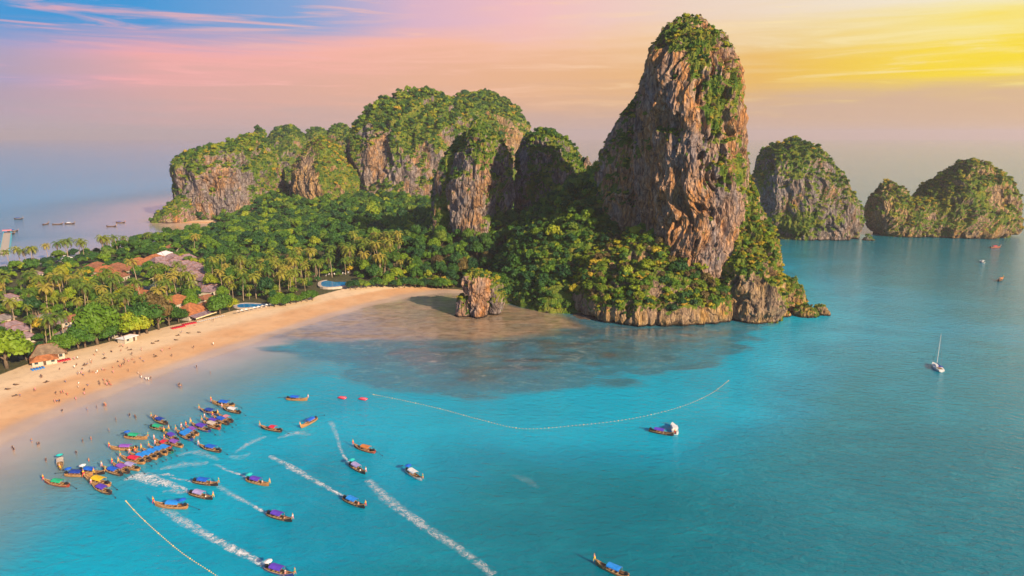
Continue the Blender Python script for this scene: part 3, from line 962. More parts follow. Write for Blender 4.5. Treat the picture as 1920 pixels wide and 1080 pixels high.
karst('broad_karst_hill', 'broad forested karst hill with twin summits behind the pillar', 'karst hill', [
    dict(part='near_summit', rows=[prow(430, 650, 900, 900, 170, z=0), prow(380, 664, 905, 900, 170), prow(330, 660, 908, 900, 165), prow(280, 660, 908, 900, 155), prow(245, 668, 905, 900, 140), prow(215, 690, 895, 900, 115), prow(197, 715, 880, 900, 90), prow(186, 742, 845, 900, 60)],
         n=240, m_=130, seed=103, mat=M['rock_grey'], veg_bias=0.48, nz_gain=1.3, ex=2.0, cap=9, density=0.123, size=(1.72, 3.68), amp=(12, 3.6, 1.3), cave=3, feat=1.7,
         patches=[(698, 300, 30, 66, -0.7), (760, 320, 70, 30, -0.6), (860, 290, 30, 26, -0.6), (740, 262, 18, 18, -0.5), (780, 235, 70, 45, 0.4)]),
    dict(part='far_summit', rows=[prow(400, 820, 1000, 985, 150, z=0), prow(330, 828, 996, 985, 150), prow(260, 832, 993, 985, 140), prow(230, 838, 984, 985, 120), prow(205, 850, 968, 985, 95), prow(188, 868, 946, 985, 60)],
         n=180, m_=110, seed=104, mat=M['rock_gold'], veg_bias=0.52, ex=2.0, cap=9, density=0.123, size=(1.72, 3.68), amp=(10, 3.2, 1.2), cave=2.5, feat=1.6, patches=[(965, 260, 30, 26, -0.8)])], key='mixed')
karst('domed_karst', 'dome of rock with lime green face and bare orange wall', 'karst hill', [
    dict(part='rock', rows=[prow(425, 545, 680, 835, 90, z=0), prow(380, 548, 672, 835, 90), prow(345, 551, 670, 835, 86), prow(310, 557, 656, 835, 78), prow(284, 569, 638, 835, 60), prow(270, 582, 624, 835, 40), prow(264, 594, 612, 835, 26)],
         n=180, m_=110, seed=113, ex=2.0, cap=5, mat=M['rock_gold'], veg_bias=0.62, density=0.145, size=(1.25, 2.72), amp=(6, 2.8, 1.0), cave=2.2, feat=1.4,
         patches=[(572, 345, 26, 56, -2.2), (640, 350, 30, 40, 0.3), (600, 340, 14, 40, 0.5)])], key='golden')
rdg = []
for k, (cx, tp, hw, Yk) in enumerate(((487, 244, 17, 1000), (538, 238, 36, 1120), (594, 242, 34, 1180), (638, 234, 30, 1120), (682, 268, 36, 1050))):
    rdg.append(dict(part='summit', rows=[prow(420, cx - hw * 1.25, cx + hw * 1.25, Yk, hw * 1.6, z=0), prow(330, cx - hw * 1.15, cx + hw * 1.15, Yk, hw * 1.6), prow(tp + 45, cx - hw * 1.05, cx + hw * 1.05, Yk, hw * 1.5), prow(tp + 18, cx - hw * .78, cx + hw * .78, Yk, hw * 1.2), prow(tp + 5, cx - hw * .4, cx + hw * .4, Yk, hw * .7)],
                    n=110, m_=70, seed=120 + k, mat=M['rock_grey'], veg_bias=0.62, density=0.102, size=(1.87, 3.84), amp=(4, 2.2, 1), cave=1.5, feat=1.5))
karst('far_wooded_ridge', 'farthest dark green ridge of rounded tops on the skyline', 'hill', rdg, key='deep')
karst('sea_headland', 'headland of violet grey cliffs under woods at the far bay', 'karst headland', [
    dict(part='rock', rows=[prow(424, 368, 530, 850, 120, z=-1), prow(400, 362, 528, 850, 120), prow(360, 345, 522, 850, 118), prow(320, 338, 516, 850, 110), prow(300, 348, 510, 850, 95), prow(284, 380, 504, 850, 76), prow(274, 420, 496, 850, 54), prow(268, 440, 486, 850, 36)],
         n=220, m_=120, seed=133, mat=M['rock_grey'], veg_bias=0.32, nz_gain=1.5, ex=2.0, cap=8, density=0.131, size=(1.40, 3.20), amp=(10, 3.4, 1.1), cave=3, feat=1.4,
         patches=[(420, 360, 60, 58, -0.9), (350, 350, 20, 34, -0.5), (500, 340, 26, 50, 0.5), (350, 310, 24, 26, 0.5)]),
    dict(part='low_point', rows=[prow(418, 288, 372, 800, 30, z=-1), prow(405, 296, 372, 800, 30), prow(385, 318, 372, 800, 26), prow(372, 328, 370, 800, 20)], n=100, m_=40, seed=134, mat=M['rock_warm'], veg_bias=0.45,
         density=0.174, size=(1.17, 2.40), amp=(2.5, 1.2, .6), cave=1)], key='mixed')

karst('rock_island', 'tall rounded rock island with a green thicket at its foot, nearer the pinnacle', 'rock island', [
    dict(part='rock', rows=[prow(462, 1436, 1588, 690, 70, z=-2), prow(448, 1434, 1592, 690, 72, z=2), prow(440, 1425, 1604, 690, 76), prow(410, 1414, 1607, 690, 84), prow(385, 1409, 1604, 690, 84), prow(360, 1408, 1586, 690, 82), prow(330, 1414, 1566, 690, 76),
                            prow(302, 1430, 1549, 690, 64), prow(284, 1446, 1534, 690, 50), prow(273, 1464, 1518, 690, 34)],
         n=260, m_=150, seed=143, cap=5, mat=M['rock_grey'], veg_bias=0.12, nz_gain=1.5, density=0.174, size=(1.01, 2.40), amp=(3.6, 2.4, 0.9), cave=2.6, feat=1.2, patches=[(1495, 418, 50, 26, 1.0), (1520, 290, 40, 30, 0.4)])], key='mixed')
karst('rock_island', 'farther saddle-backed rock island with one dome and one crag', 'rock island', [
    dict(part='dome', rows=[prow(462, 1725, 1878, 700, 66, z=-2), prow(449, 1715, 1874, 700, 68, z=2), prow(430, 1702, 1896, 700, 74), prow(400, 1706, 1899, 700, 74), prow(370, 1730, 1892, 700, 70), prow(342, 1758, 1878, 700, 60), prow(322, 1780, 1860, 700, 46), prow(312, 1798, 1842, 700, 32)],
         n=230, m_=130, seed=153, cap=5, mat=M['rock_gold'], veg_bias=0.30, nz_gain=1.3, density=0.174, size=(1.01, 2.40), amp=(3.6, 2.2, 0.9), cave=2.4, feat=1.2, patches=[(1790, 390, 60, 40, 0.4), (1860, 375, 16, 26, -0.5)]),
    dict(part='crag', rows=[prow(462, 1648, 1700, 695, 40, z=-2), prow(449, 1644, 1705, 695, 42, z=2), prow(425, 1636, 1712, 695, 44), prow(400, 1630, 1712, 695, 42), prow(375, 1636, 1702, 695, 34), prow(357, 1646, 1688, 695, 22), prow(347, 1658, 1676, 695, 12)],
         n=150, m_=100, seed=154, mat=M['rock_gold'], veg_bias=0.28, nz_gain=1.3, density=0.203, size=(0.94, 2.08), amp=(2.8, 1.8, 0.8), cave=1.8),
    dict(part='saddle', rows=[prow(462, 1655, 1790, 696, 46, z=-2), prow(449, 1652, 1790, 696, 48, z=2), prow(420, 1655, 1790, 696, 48), prow(395, 1665, 1785, 696, 42), prow(378, 1690, 1780, 696, 30)],
         n=160, m_=70, seed=155, mat=M['rock_gold'], veg_bias=0.25, nz_gain=1.5, density=0.203, size=(0.94, 2.24), amp=(2.8, 1.6, 0.8), cave=2.0, patches=[(1755, 408, 22, 10, -1.0)])], key='golden')
karst('sea_boulder', 'tiny dark rock in the channel between the two islands', 'boulder', [
    dict(part='rock', rows=[prow(455, 1616, 1640, 655, 8, z=-1), prow(450, 1618, 1638, 655, 7), prow(445, 1621, 1630, 655, 4)], n=50, m_=24, seed=161, mat=M['rock_grey'], veg_bias=-.3, density=0.1, amp=(.8, .5, .3), cave=.3, feat=.3, cap=1)])

# ------------------------------------------------------------------ resort buildings
def ground_at(px, py):
    """ground point of the land seen at a pixel (flat land about 2.4 m high)"""
    p = at(px, py, 2.4)
    return p


def tile_mat(name, col):
    m, t = new_mat(name)
    pos = t.node('ShaderNodeTexCoord').outputs['Object']
    wv = t.node('ShaderNodeTexWave', {'Vector': pos, 'Scale': 1.1, 'Distortion': 0.6, 'Detail': 2.0}, wave_type='BANDS', bands_direction='Z').outputs['Fac']
    n = t.noise(pos, 0.6, 6, 0.7)
    c = t.mix(t.maprange(n, 0.32, 0.7), tuple(x * 0.55 for x in col) + (1,), tuple(min(1, x * 1.15) for x in col) + (1,))
    c = t.mix(t.math('MULTIPLY', t.maprange(wv, 0.7, 0.95), 0.35), c, tuple(x * 0.4 for x in col) + (1,))
    bump = t.node('ShaderNodeBump', {'Height': wv, 'Strength': 0.6, 'Distance': 0.08})
    b = t.node('ShaderNodeBsdfPrincipled', {'Base Color': c, 'Roughness': 0.8, 'Specular IOR Level': 0.2, 'Normal': bump.outputs[0]})
    t.node('ShaderNodeOutputMaterial', {'Surface': b.outputs[0]})
    return m


M['terracotta'] = tile_mat('terracotta_tiles', (0.46, 0.17, 0.07))
M['rust'] = tile_mat('rust_brown_tiles', (0.34, 0.14, 0.08))
M['mauve'] = tile_mat('mauve_shingles', (0.33, 0.22, 0.25))
M['greyroof'] = tile_mat('grey_shingles', (0.30, 0.25, 0.25))
M['thatch'] = tile_mat('brown_thatch', (0.27, 0.19, 0.13))
M['whiteroof'] = plain('white_sheet_roof', (0.66, 0.66, 0.70), 0.5, 0.12, 0.6)
M['render'] = plain('white_render', (0.50, 0.43, 0.35), 0.8, 0.1, 0.8)
M['darkwood'] = plain('dark_timber', (0.10, 0.06, 0.04), 0.7, 0.3, 2)
M['glass'] = plain('window_glass', (0.03, 0.045, 0.055), 0.1, 0.2, 2, spec=0.6)
M['awning'] = plain('cream_awning', (0.72, 0.60, 0.36), 0.7, 0.1, 1)
ax_, ay_ = P2(160, 757)
bx_, by_ = P2(460, 648)
SHORE = math.atan2(by_ - ay_, bx_ - ax_)
FOOT = []          # footprints that keep trees away: x, y, radius, whether the view to it stays open


def hip_roof(mb, w_, d_, z0, rise, over=0.7, ridge=0.45, mi=0):
    a, b_ = w_ / 2 + over, d_ / 2 + over
    r = max(0.05, a * ridge)
    vs = [(-a, -b_, z0), (a, -b_, z0), (a, b_, z0), (-a, b_, z0), (-r, 0, z0 + rise), (r, 0, z0 + rise),
          (-a, -b_, z0 - .18), (a, -b_, z0 - .18), (a, b_, z0 - .18), (-a, b_, z0 - .18)]
    mb.add(vs, [(0, 1, 5, 4), (1, 2, 5), (2, 3, 4, 5), (3, 0, 4), (6, 7, 1, 0), (7, 8, 2, 1), (8, 9, 3, 2), (9, 6, 0, 3), (9, 8, 7, 6)], mi)
    return [Vector(v_) for v_ in vs]


def building(px, py, w_, d_, mat, label, rot=0.0, eave=3.0, rise=2.4, ridge=0.45, group=None, name='resort_house', cat='house', open_view=True, porch=None):
    p = at(px, py, 2.4 + eave + rise * 0.4)
    loc = (p.x, p.y, ground_z(p.x, p.y) - 0.05)
    r = thing(name, label, cat, loc, SHORE + rot, group)
    MB().box((0, 0, eave / 2 - .1), (w_, d_, eave + .2)).build('wall', M['render'], r)
    mb = MB()
    v_ = hip_roof(mb, w_, d_, eave + .02, rise, 0.8, ridge)
    ro = mb.build('roof', mat, r)
    cap = MB()
    cap.tube([v_[4], v_[5]], .16, 5)
    for a, b_ in ((0, 4), (3, 4), (1, 5), (2, 5)):
        cap.tube([v_[a], v_[b_]], .12, 5)
    cap.build('ridge_tiles', M['rust'], ro)
    nwin = max(2, int(w_ // 3))
    for k in range(nwin):
        x = -w_ / 2 + (k + .5) * w_ / nwin
        if k == nwin // 2:
            MB().box((x, -d_ / 2 - .03, 1.05), (1.0, .08, 2.1)).build('door', M['darkwood'], r)
        else:
            wn = MB().box((x, -d_ / 2 - .02, 1.6), (1.3, .07, 1.2)).build('window', M['glass'], r)
            MB().box((x, -d_ / 2 - .05, .95), (1.5, .14, .1)).build('sill', M['render'], wn)
    if porch:
        MB().add([(-w_ / 2 - .5, -d_ / 2 - .82, eave - .1), (w_ / 2 + .5, -d_ / 2 - .82, eave - .1), (w_ / 2 + .5, -d_ / 2 - porch, eave - .95), (-w_ / 2 - .5, -d_ / 2 - porch, eave - .95),
                  (-w_ / 2 - .5, -d_ / 2 - .82, eave - .22), (w_ / 2 + .5, -d_ / 2 - .82, eave - .22), (w_ / 2 + .5, -d_ / 2 - porch, eave - 1.2), (-w_ / 2 - .5, -d_ / 2 - porch, eave - 1.2)],
                 [(3, 2, 1, 0), (4, 5, 6, 7), (0, 1, 5, 4), (1, 2, 6, 5), (2, 3, 7, 6), (3, 0, 4, 7)]).build('porch_roof', M['mauve'], r)
        for k in range(4):
            x = -w_ / 2 + k * w_ / 3
            MB().box((x, -d_ / 2 - porch + .3, (eave - 1.1) / 2), (.2, .2, eave - 1.1)).build('porch_post', M['darkwood'], r)
        MB().box((0, -d_ / 2 - porch - .1, eave - 1.45), (w_ + .8, .12, .55)).build('awning_valance', M['awning'], r)
    FOOT.append((p.x, p.y, max(w_, d_) * 0.55, open_view))
    return r


building(328, 560, 14, 11, M['terracotta'], 'large white walled house with orange hipped roof behind the beach restaurant', eave=4.5, rise=3.6, ridge=0.35, rot=.2)
building(356, 577, 15, 12, M['terracotta'], 'beach restaurant with orange pyramid roof and cream awning', eave=3.2, rise=4.6, ridge=0.12, name='beach_restaurant', cat='restaurant', porch=5.0, rot=.1)
building(300, 568, 7, 6, M['terracotta'], 'small orange roofed annexe beside the large white walled house', rise=1.8, rot=.2)
building(338, 578, 9, 6, M['whiteroof'], 'low white roofed wing between the orange roofs', rise=1.0, eave=2.8)
building(388, 569, 8, 7, M['terracotta'], 'orange roofed hut just behind the beach restaurant', rise=2.0)
building(386, 556, 8, 6, M['rust'], 'rust roofed hut uphill of the beach restaurant', rise=1.8)
building(391, 541, 7, 6, M['rust'], 'red brown roof alone among the palms', rise=1.8)
building(213, 606, 19, 12, M['rust'], 'long rust roofed hall behind the beachfront trees', eave=3.6, rise=3.4, ridge=.6, name='beach_hall', cat='hall', rot=.35)
building(238, 630, 7, 4.5, M['whiteroof'], 'open pavilion with pale sheet roof at the beach edge', eave=2.5, rise=.8, name='beach_pavilion', cat='pavilion', rot=.1)
building(162, 604, 13, 7, M['whiteroof'], 'white sheet roofed building beside the long rust hall', eave=3, rise=1.2, rot=.15)
building(134, 619, 10, 8, M['greyroof'], 'grey shingled house below the white sheet roof', rise=3.0)
building(88, 654, 12, 9, M['thatch'], 'brown thatched beach bar with steep roof', eave=2.8, rise=3.8, name='beach_bar', cat='bar', rot=-.5)
building(82, 670, 9, 5, M['terracotta'], 'orange thatched lean-to in front of the brown beach bar', eave=2.3, rise=1.6, rot=-.5, name='beach_bar', cat='bar')
building(52, 657, 7, 5, M['whiteroof'], 'small white roofed kitchen beside the brown beach bar', eave=2.6, rise=.8, rot=-.4)
building(37, 648, 10, 4, M['rust'], 'narrow red brown roof behind the white roofed kitchen', eave=2.6, rise=1.2, rot=-.6)
for k, (px, py, mt, lb) in enumerate(((20, 607, 'mauve', 'pale mauve cottage roof near the picture edge, upper of two'), (33, 614, 'mauve', 'pale mauve cottage roof near the picture edge, lower of two'),
                                      (2, 594, 'greyroof', 'grey cottage roof cut by the picture edge'), (84, 592, 'greyroof', 'grey cottage roof deep in the palm grove'), (104, 601, 'mauve', 'mauve cottage roof just above the grey house'),
                                      (139, 594, 'rust', 'red brown cottage roof behind the white sheet roof'), (40, 628, 'mauve', 'mauve cottage roof above the brown beach bar'), (12, 555, 'mauve', 'mauve cottage roof in the upper palm grove'),
                                      (30, 565, 'greyroof', 'grey cottage roof in the upper palm grove'), (62, 511, 'mauve', 'small slate roof in the trees by the far bay'), (123, 479, 'whiteroof', 'white boxy roof in the trees by the far bay'))):
    building(px, py, 9, 7, M[mt], lb, rot=random.uniform(-.2, .2), rise=2.2)
for k, (px, py, lb) in enumerate(((240, 537, 'first'), (249, 542, 'second'), (258, 547, 'third'), (267, 553, 'fourth'))):
    building(px, py, 11, 6, M['terracotta'], 'orange roofed bungalow, %s from the back in the row beside the tennis court' % lb, rot=.5, rise=1.8, group='row of orange roofed bungalows')
for k, (px, py, w_, mt, lb) in enumerate(((193, 503, 14, 'terracotta', 'long salmon roof amid the palms, upper one'), (200, 510, 14, 'terracotta', 'long salmon roof amid the palms, lower one'), (178, 496, 12, 'rust', 'pinkish red roof farthest up the grove'),
                                          (216, 498, 13, 'rust', 'rust roof next to the salmon roofs'), (230, 503, 13, 'rust', 'rust roof with shaded side by the salmon roofs'), (256, 488, 12, 'terracotta', 'bright orange roof facing the far bay'),
                                          (267, 492, 8, 'terracotta', 'small orange roof beside the bright orange roof'), (288, 482, 12, 'terracotta', 'orange roof at the edge of the mauve village'),
                                          (323, 463, 14, 'rust', 'red roofed white building by the far bay'), (307, 476, 13, 'whiteroof', 'white roofed building below the red roofed one'), (220, 515, 12, 'rust', 'dull red roof below the rust roofs'))):
    building(px, py, w_, 9, M[mt], lb, rot=.3, rise=2.8, eave=3.4)
MAUVE = [(298, 486), (304, 494), (320, 481), (333, 486), (347, 494), (340, 487), (360, 496), (367, 501), (376, 506), (356, 508), (364, 514), (373, 519), (383, 511), (388, 521), (385, 532), (326, 491), (313, 500), (350, 482), (345, 502), (392, 540), (306, 505)]
for k, (px, py) in enumerate(MAUVE):
    q = sum(1 for u in MAUVE if (u[1], u[0]) < (py, px))
    building(px, py, 9.5, 8.5, M['mauve'], 'mauve shingled village cottage, %s from the top of the packed village' % ('first second third fourth fifth sixth seventh eighth ninth tenth eleventh twelfth thirteenth fourteenth fifteenth sixteenth seventeenth eighteenth nineteenth twentieth twenty-first'.split()[q]), rot=random.uniform(-.3, .5), rise=3.0, group='mauve village cottages', name='village_cottage', cat='cottage', open_view=(k % 3 != 2))

# pools and the tennis court
M['pool'] = plain('pool_water', (0.01, 0.22, 0.52), 0.08, 0.15, 0.4, spec=0.6)
M['paving'] = plain('pale_paving', (0.52, 0.42, 0.34), 0.8, 0.15, 0.8)


def pool(px, py, rx_, ry_, label):
    p = at(px, py, 2.6)
    r = thing('swimming_pool', label, 'pool', (p.x, p.y, ground_z(p.x, p.y) + .05), 0)
    ang = [2 * math.pi * k / 28 for k in range(28)]
    rad = [1 + .16 * math.sin(3 * a + 1) + .1 * math.cos(2 * a) for a in ang]
    inner = [(math.cos(a) * rx_ * q, math.sin(a) * ry_ * q) for a, q in zip(ang, rad)]
    outer = [(math.cos(a) * (rx_ * q + 2.2), math.sin(a) * (ry_ * q + 2.2)) for a, q in zip(ang, rad)]
    MB().add([(x, y, .25) for x, y in inner], [tuple(range(28))]).build('water', M['pool'], r)
    vs = [(x, y, .35) for x, y in inner] + [(x, y, .35) for x, y in outer] + [(x, y, -1.2) for x, y in outer] + [(x, y, -.3) for x, y in inner]
    fs = []
    for k in range(28):
        j = (k + 1) % 28
        fs += [(k, 28 + k, 28 + j, j), (28 + k, 56 + k, 56 + j, 28 + j), (84 + k, k, j, 84 + j)]
    MB().add(vs, fs).build('deck', M['paving'], r)
    FOOT.append((p.x, p.y, max(rx_, ry_) * .9 + 3, True))
    FOOT.append((p.x, p.y - 14, rx_ * .8, True))


pool(634, 536, 11.5, 11, 'large blue free-form swimming pool behind the far end of the beach')
pool(468, 573, 7.5, 5, 'small dark blue pool next to the white parasols')
p = at(291, 537, 2.6)
M['court'] = plain('court_surface', (0.03, 0.07, 0.07), 0.8, 0.2, 0.5)
M['line'] = plain('line_paint', (0.75, 0.62, 0.30), 0.6, 0.1, 1)
tc = thing('tennis_court', 'dark green tennis court with yellow fence rails among trees', 'tennis court', (p.x, p.y, ground_z(p.x, p.y) + .05), SHORE + .45)
MB().box((0, 0, .1), (26, 15, .3)).build('playing_surface', M['court'], tc)
for yy in (-5, 5):
    MB().box((0, yy, .262), (23, .25, .02)).build('court_line', M['line'], tc)
for xx in (-11.5, 0, 11.5):
    MB().box((xx, 0, .264), (.25, 10.25, .02)).build('court_line', M['line'], tc)
for yy in (-7.4, 7.4):
    MB().box((0, yy, 3.0), (26, .18, .25)).build('fence_rail', M['line'], tc)
for xx in (-12.9, 12.9):
    MB().box((xx, 0, 3.0), (.18, 14.6, .25)).build('fence_rail', M['line'], tc)
    for yy in (-7.4, 7.4):
        MB().box((xx, yy, 1.5), (.2, .2, 3.0)).build('fence_post', M['line'], tc)
FOOT.append((p.x, p.y, 13, True))
for sx_ in (4, 9):
    FOOT.append((atY(470 + sx_ * 3, 571, p.y).x, at(478, 572, 2.4).y, 6, True))

# ------------------------------------------------------------------ trees and palms
NEAR = {k: crown_mesh('crown', M[k], 15, 1500, 0.085, 900 + i, 0.95, 0.78) for i, k in enumerate(('leaf', 'leaf_deep', 'leaf_gold', 'leaf_brown'))}
NEAR2 = {k: crown_mesh('crown', M[k], 11, 1300, 0.085, 930 + i, 1.15, 0.78) for i, k in enumerate(('leaf', 'leaf_deep', 'leaf_gold', 'leaf_brown'))}
tb = MB()
tb.tube([(0, 0, -.1), (.02, .01, .25), (.0, .03, .55), (.03, 0, .85)], [.075, .06, .045, .02], 7)
for a in (0.4, 2.5, 4.4):
    tb.tube([(0, .02, .3), (.22 * math.cos(a), .22 * math.sin(a), .55), (.45 * math.cos(a), .45 * math.sin(a), .75)], [.04, .03, .012], 5)
TRUNK = tb.mesh('trunk', M['bark'], smooth=True)


def palm_meshes(seed):
    r = random.Random(seed)
    h = 12.0
    lean = r.uniform(0, 2.6)
    la = r.uniform(0, 6.28)
    top = Vector((lean * math.cos(la), lean * math.sin(la), h))
    pts = [Vector((top.x * s ** 2, top.y * s ** 2, h * s)) for s in (-.03, .15, .35, .6, .8, 1.0)]
    tm = MB().tube(pts, [.34, .24, .20, .18, .17, .15], 6).mesh('trunk', M['palm_bark'], smooth=True)
    mb = MB()
    nf_ = 16
    for k in range(nf_):
        a = 2.399 * k
        u = k / nf_
        e0 = 1.1 - 1.6 * u + r.uniform(-.12, .12)     # first angle above level
        L = r.uniform(4.2, 5.4)
        p, e = top.copy(), e0
        spine = [p.copy()]
        for q in range(6):
            p = p + Vector((math.cos(a) * math.cos(e), math.sin(a) * math.cos(e), math.sin(e))) * (L / 6)
            e -= .27 + .06 * q
            spine.append(p.copy())
        side = Vector((-math.sin(a), math.cos(a), 0))
        for q in range(6):
            wd = (.30, .62, .72, .66, .5, .28)[q] * 1.05
            for sg in (-1, 1):
                for hlf in (0, 1):
                    b0_ = spine[q].lerp(spine[q + 1], hlf * .5)
                    b1_ = spine[q].lerp(spine[q + 1], hlf * .5 + .36)
                    fw = (spine[q + 1] - spine[q]) * .45
                    o1 = b0_ + side * (sg * wd) + fw + Vector((0, 0, -.38 * wd - .1))
                    o2 = b1_ + side * (sg * wd * .92) + fw + Vector((0, 0, -.38 * wd - .1))
                    mb.add([b0_, b1_, o2, o1], [(0, 1, 2, 3) if sg > 0 else (3, 2, 1, 0)], 2 if k >= nf_ - 2 else 0)
    for k in range(5):
        mb.ball(top + Vector((.25 * math.cos(k * 1.3), .25 * math.sin(k * 1.3), -.3)), .16, 1, 5, 3)
    return tm, mb.mesh('crown', M['frond'], M['darkwood'], M['leaf_brown'])


PALMS = [palm_meshes(40 + i) for i in range(9)]


def make_tree(x, y, r, mat, zk, label, group, name='broadleaf_tree', shape=0, lift=0.0):
    gz = ground_z(x, y)
    o = thing(name, label, 'tree', (x, y, gz), random.uniform(0, 6.28), group)
    o.scale = (r, r, r * zk)
    obj('trunk', TRUNK, o)
    c = obj('crown', (NEAR if shape == 0 else NEAR2)[mat], o)
    c.location.z = lift + .12
    return o


def make_palm(x, y, hgt, label, group):
    i = random.randrange(9)
    s = hgt / 12.0
    o = thing('coconut_palm', label, 'palm', (x, y, ground_z(x, y) - .1), random.uniform(0, 6.28), group)
    o.scale = (s * random.uniform(.9, 1.1),) * 2 + (s,)
    obj('trunk', PALMS[i][0], o)
    obj('crown', PALMS[i][1], o)
    return o


BEACH_TREES = [  # px, py of the trunk foot, crown radius in metres, colour, height factor, label
    (14, 690, 9.0, 'leaf', 1.0, 'huge round bright green beach tree at the picture edge'),
    (50, 676, 4.0, 'leaf_deep', 1.0, 'dark tree squeezed between the edge tree and the beach bar'),
    (125, 664, 5.0, 'leaf', .9, 'low green tree beside the brown thatched beach bar'),
    (148, 655, 5.2, 'leaf', .95, 'bright green tree in front of the grey shingled house'),
    (183, 645, 8.6, 'leaf', 1.05, 'largest spreading tree on the beach edge before the long hall'),
    (205, 640, 5.0, 'leaf', 1.0, 'leafy tree hiding one end of the long rust hall'),
    (252, 632, 6.5, 'leaf', 1.0, 'green beach tree beside the open pavilion'),
    (276, 625, 7.0, 'leaf_deep', 1.05, 'dark green beach tree in the middle of the beachfront clump'),
    (298, 618, 5.8, 'leaf_brown', 1.5, 'feathery olive brown tree in the beachfront clump'),
    (318, 611, 5.2, 'leaf', 1.1, 'green tree between the olive brown tree and the red boats'),
    (335, 604, 4.2, 'leaf', 1.0, 'small green tree in front of the low white roofed wing'),
    (160, 652, 5.5, 'leaf_deep', 1.0, 'dark green tree behind the largest spreading beach tree'),
    (228, 634, 4.6, 'leaf', .9, 'young green tree between the hall and the open pavilion'),
    (262, 629, 5.2, 'leaf', 1.0, 'second green beach tree past the open pavilion'),
    (413, 590, 6.0, 'leaf', 1.0, 'round green tree just beyond the beach restaurant'),
    (430, 583, 4.0, 'leaf', .9, 'low green tree next to the row of parasols'),
]
TREE_XY = []
for px, py, r, mt, zk, lb in BEACH_TREES:
    p = ground_at(px, py)
    r *= 1.32
    make_tree(p.x, p.y, r, mt, zk, lb, None, shape=random.randrange(2))
    TREE_XY.append((p.x, p.y, r))
RNDT = random.Random(5)
WORDS = 'one two three four five six seven eight nine ten eleven twelve'.split()
NTH = 'first second third fourth fifth sixth seventh eighth ninth tenth eleventh twelfth thirteenth fourteenth fifteenth sixteenth seventeenth eighteenth nineteenth twentieth twenty-first twenty-second'.split()
# the hedge-like row of trees along the beach towards the rock stack
for k in range(34):
    s = k / 33
    px = 515 + s * 335
    py = np.interp(px, [440, 520, 590, 650, 700, 780, 860], [590, 577, 563, 549, 541, 538, 538]) - 1 - RNDT.uniform(0, 3)
    if 588 < px < 656:
        continue
    p = ground_at(px, py)
    mt = 'leaf' if px < 600 or RNDT.random() < .35 else 'leaf_deep'
    make_tree(p.x, p.y, RNDT.uniform(3.2, 4.8), mt, RNDT.uniform(.8, 1.05),
              ('low bushy tree in the bright green thicket, number %s from the parasols' % WORDS[k]) if px < 600 else ('low tree in the dark beach row, %s from the rock stack' % NTH[33 - k]),
              'thicket on the beach before the large pool' if px < 600 else 'tree row along the far end of the beach', name='beach_tree', shape=k % 2)
    TREE_XY.append((p.x, p.y, 4))

cand = []
cell = 5.6
for i in range(int(620 / cell)):
    for j in range(int(820 / cell)):
        cand.append((-450 + (i + RNDT.random()) * cell, 200 + (j + RNDT.random()) * cell))
for k in range(420):
    p = ground_at(RNDT.uniform(640, 965), RNDT.uniform(470, 552))
    cand.append((p.x, p.y))
C = np.array(cand)
hh, dl, _, _ = ground_h(C[:, 0], C[:, 1])
fd = poly_sdf(C[:, 0], C[:, 1], FOREST)
ppx, ppy = project(np.column_stack([C, hh]))
ok = (fd > 3.5) & (dl > 6) & (ppx > -90) & (ppx < 1180) & (ppy < 800)
C, hh, ppx, ppy, fd = C[ok], hh[ok], ppx[ok], ppy[ok], fd[ok]
palms, trees = [], []
for (x, y), h_, qx, qy, f_ in zip(C, hh, ppx, ppy, fd):
    bad, front = False, False
    for fx, fy, fr_, ov in FOOT:
        dd = math.hypot(x - fx, y - fy)
        if dd < fr_ + 1.5:
            bad = True
            break
        if ov:
            L_ = math.hypot(fx, fy)
            ux, uy = -fx / L_, -fy / L_
            s = (x - fx) * ux + (y - fy) * uy
            lat = abs((x - fx) * uy - (y - fy) * ux)
            if 0 < s < 17 and lat < fr_ * .8:
                front = True
    if bad:
        continue
    if any(math.hypot(x - tx, y - ty) < tr * .8 for tx, ty, tr in TREE_XY):
        continue
    grove = (qx < 345 and 478 < qy < 665) or (345 <= qx < 640 and 470 < qy < 572) or (640 <= qx < 770 and 470 < qy < 522)
    back = qx < 440 and qy <= 500
    u = RNDT.random()
    if grove and u < .36 and not (front and u > .09):
        palms.append((x, y, RNDT.uniform(7.5, 15.5)))
    elif back and u < .22:
        palms.append((x, y, RNDT.uniform(11, 17)))
    elif not front:
        big = RNDT.random() < (.35 if not grove else .16)
        r = RNDT.uniform(3.6, 5.6) if big else RNDT.uniform(2.2, 3.6)
        if grove and not big:
            r = RNDT.uniform(1.8, 3.2)
        trees.append((x, y, r, qx, qy))
    else:
        trees.append((x, y, RNDT.uniform(1.2, 2.2), qx, qy))
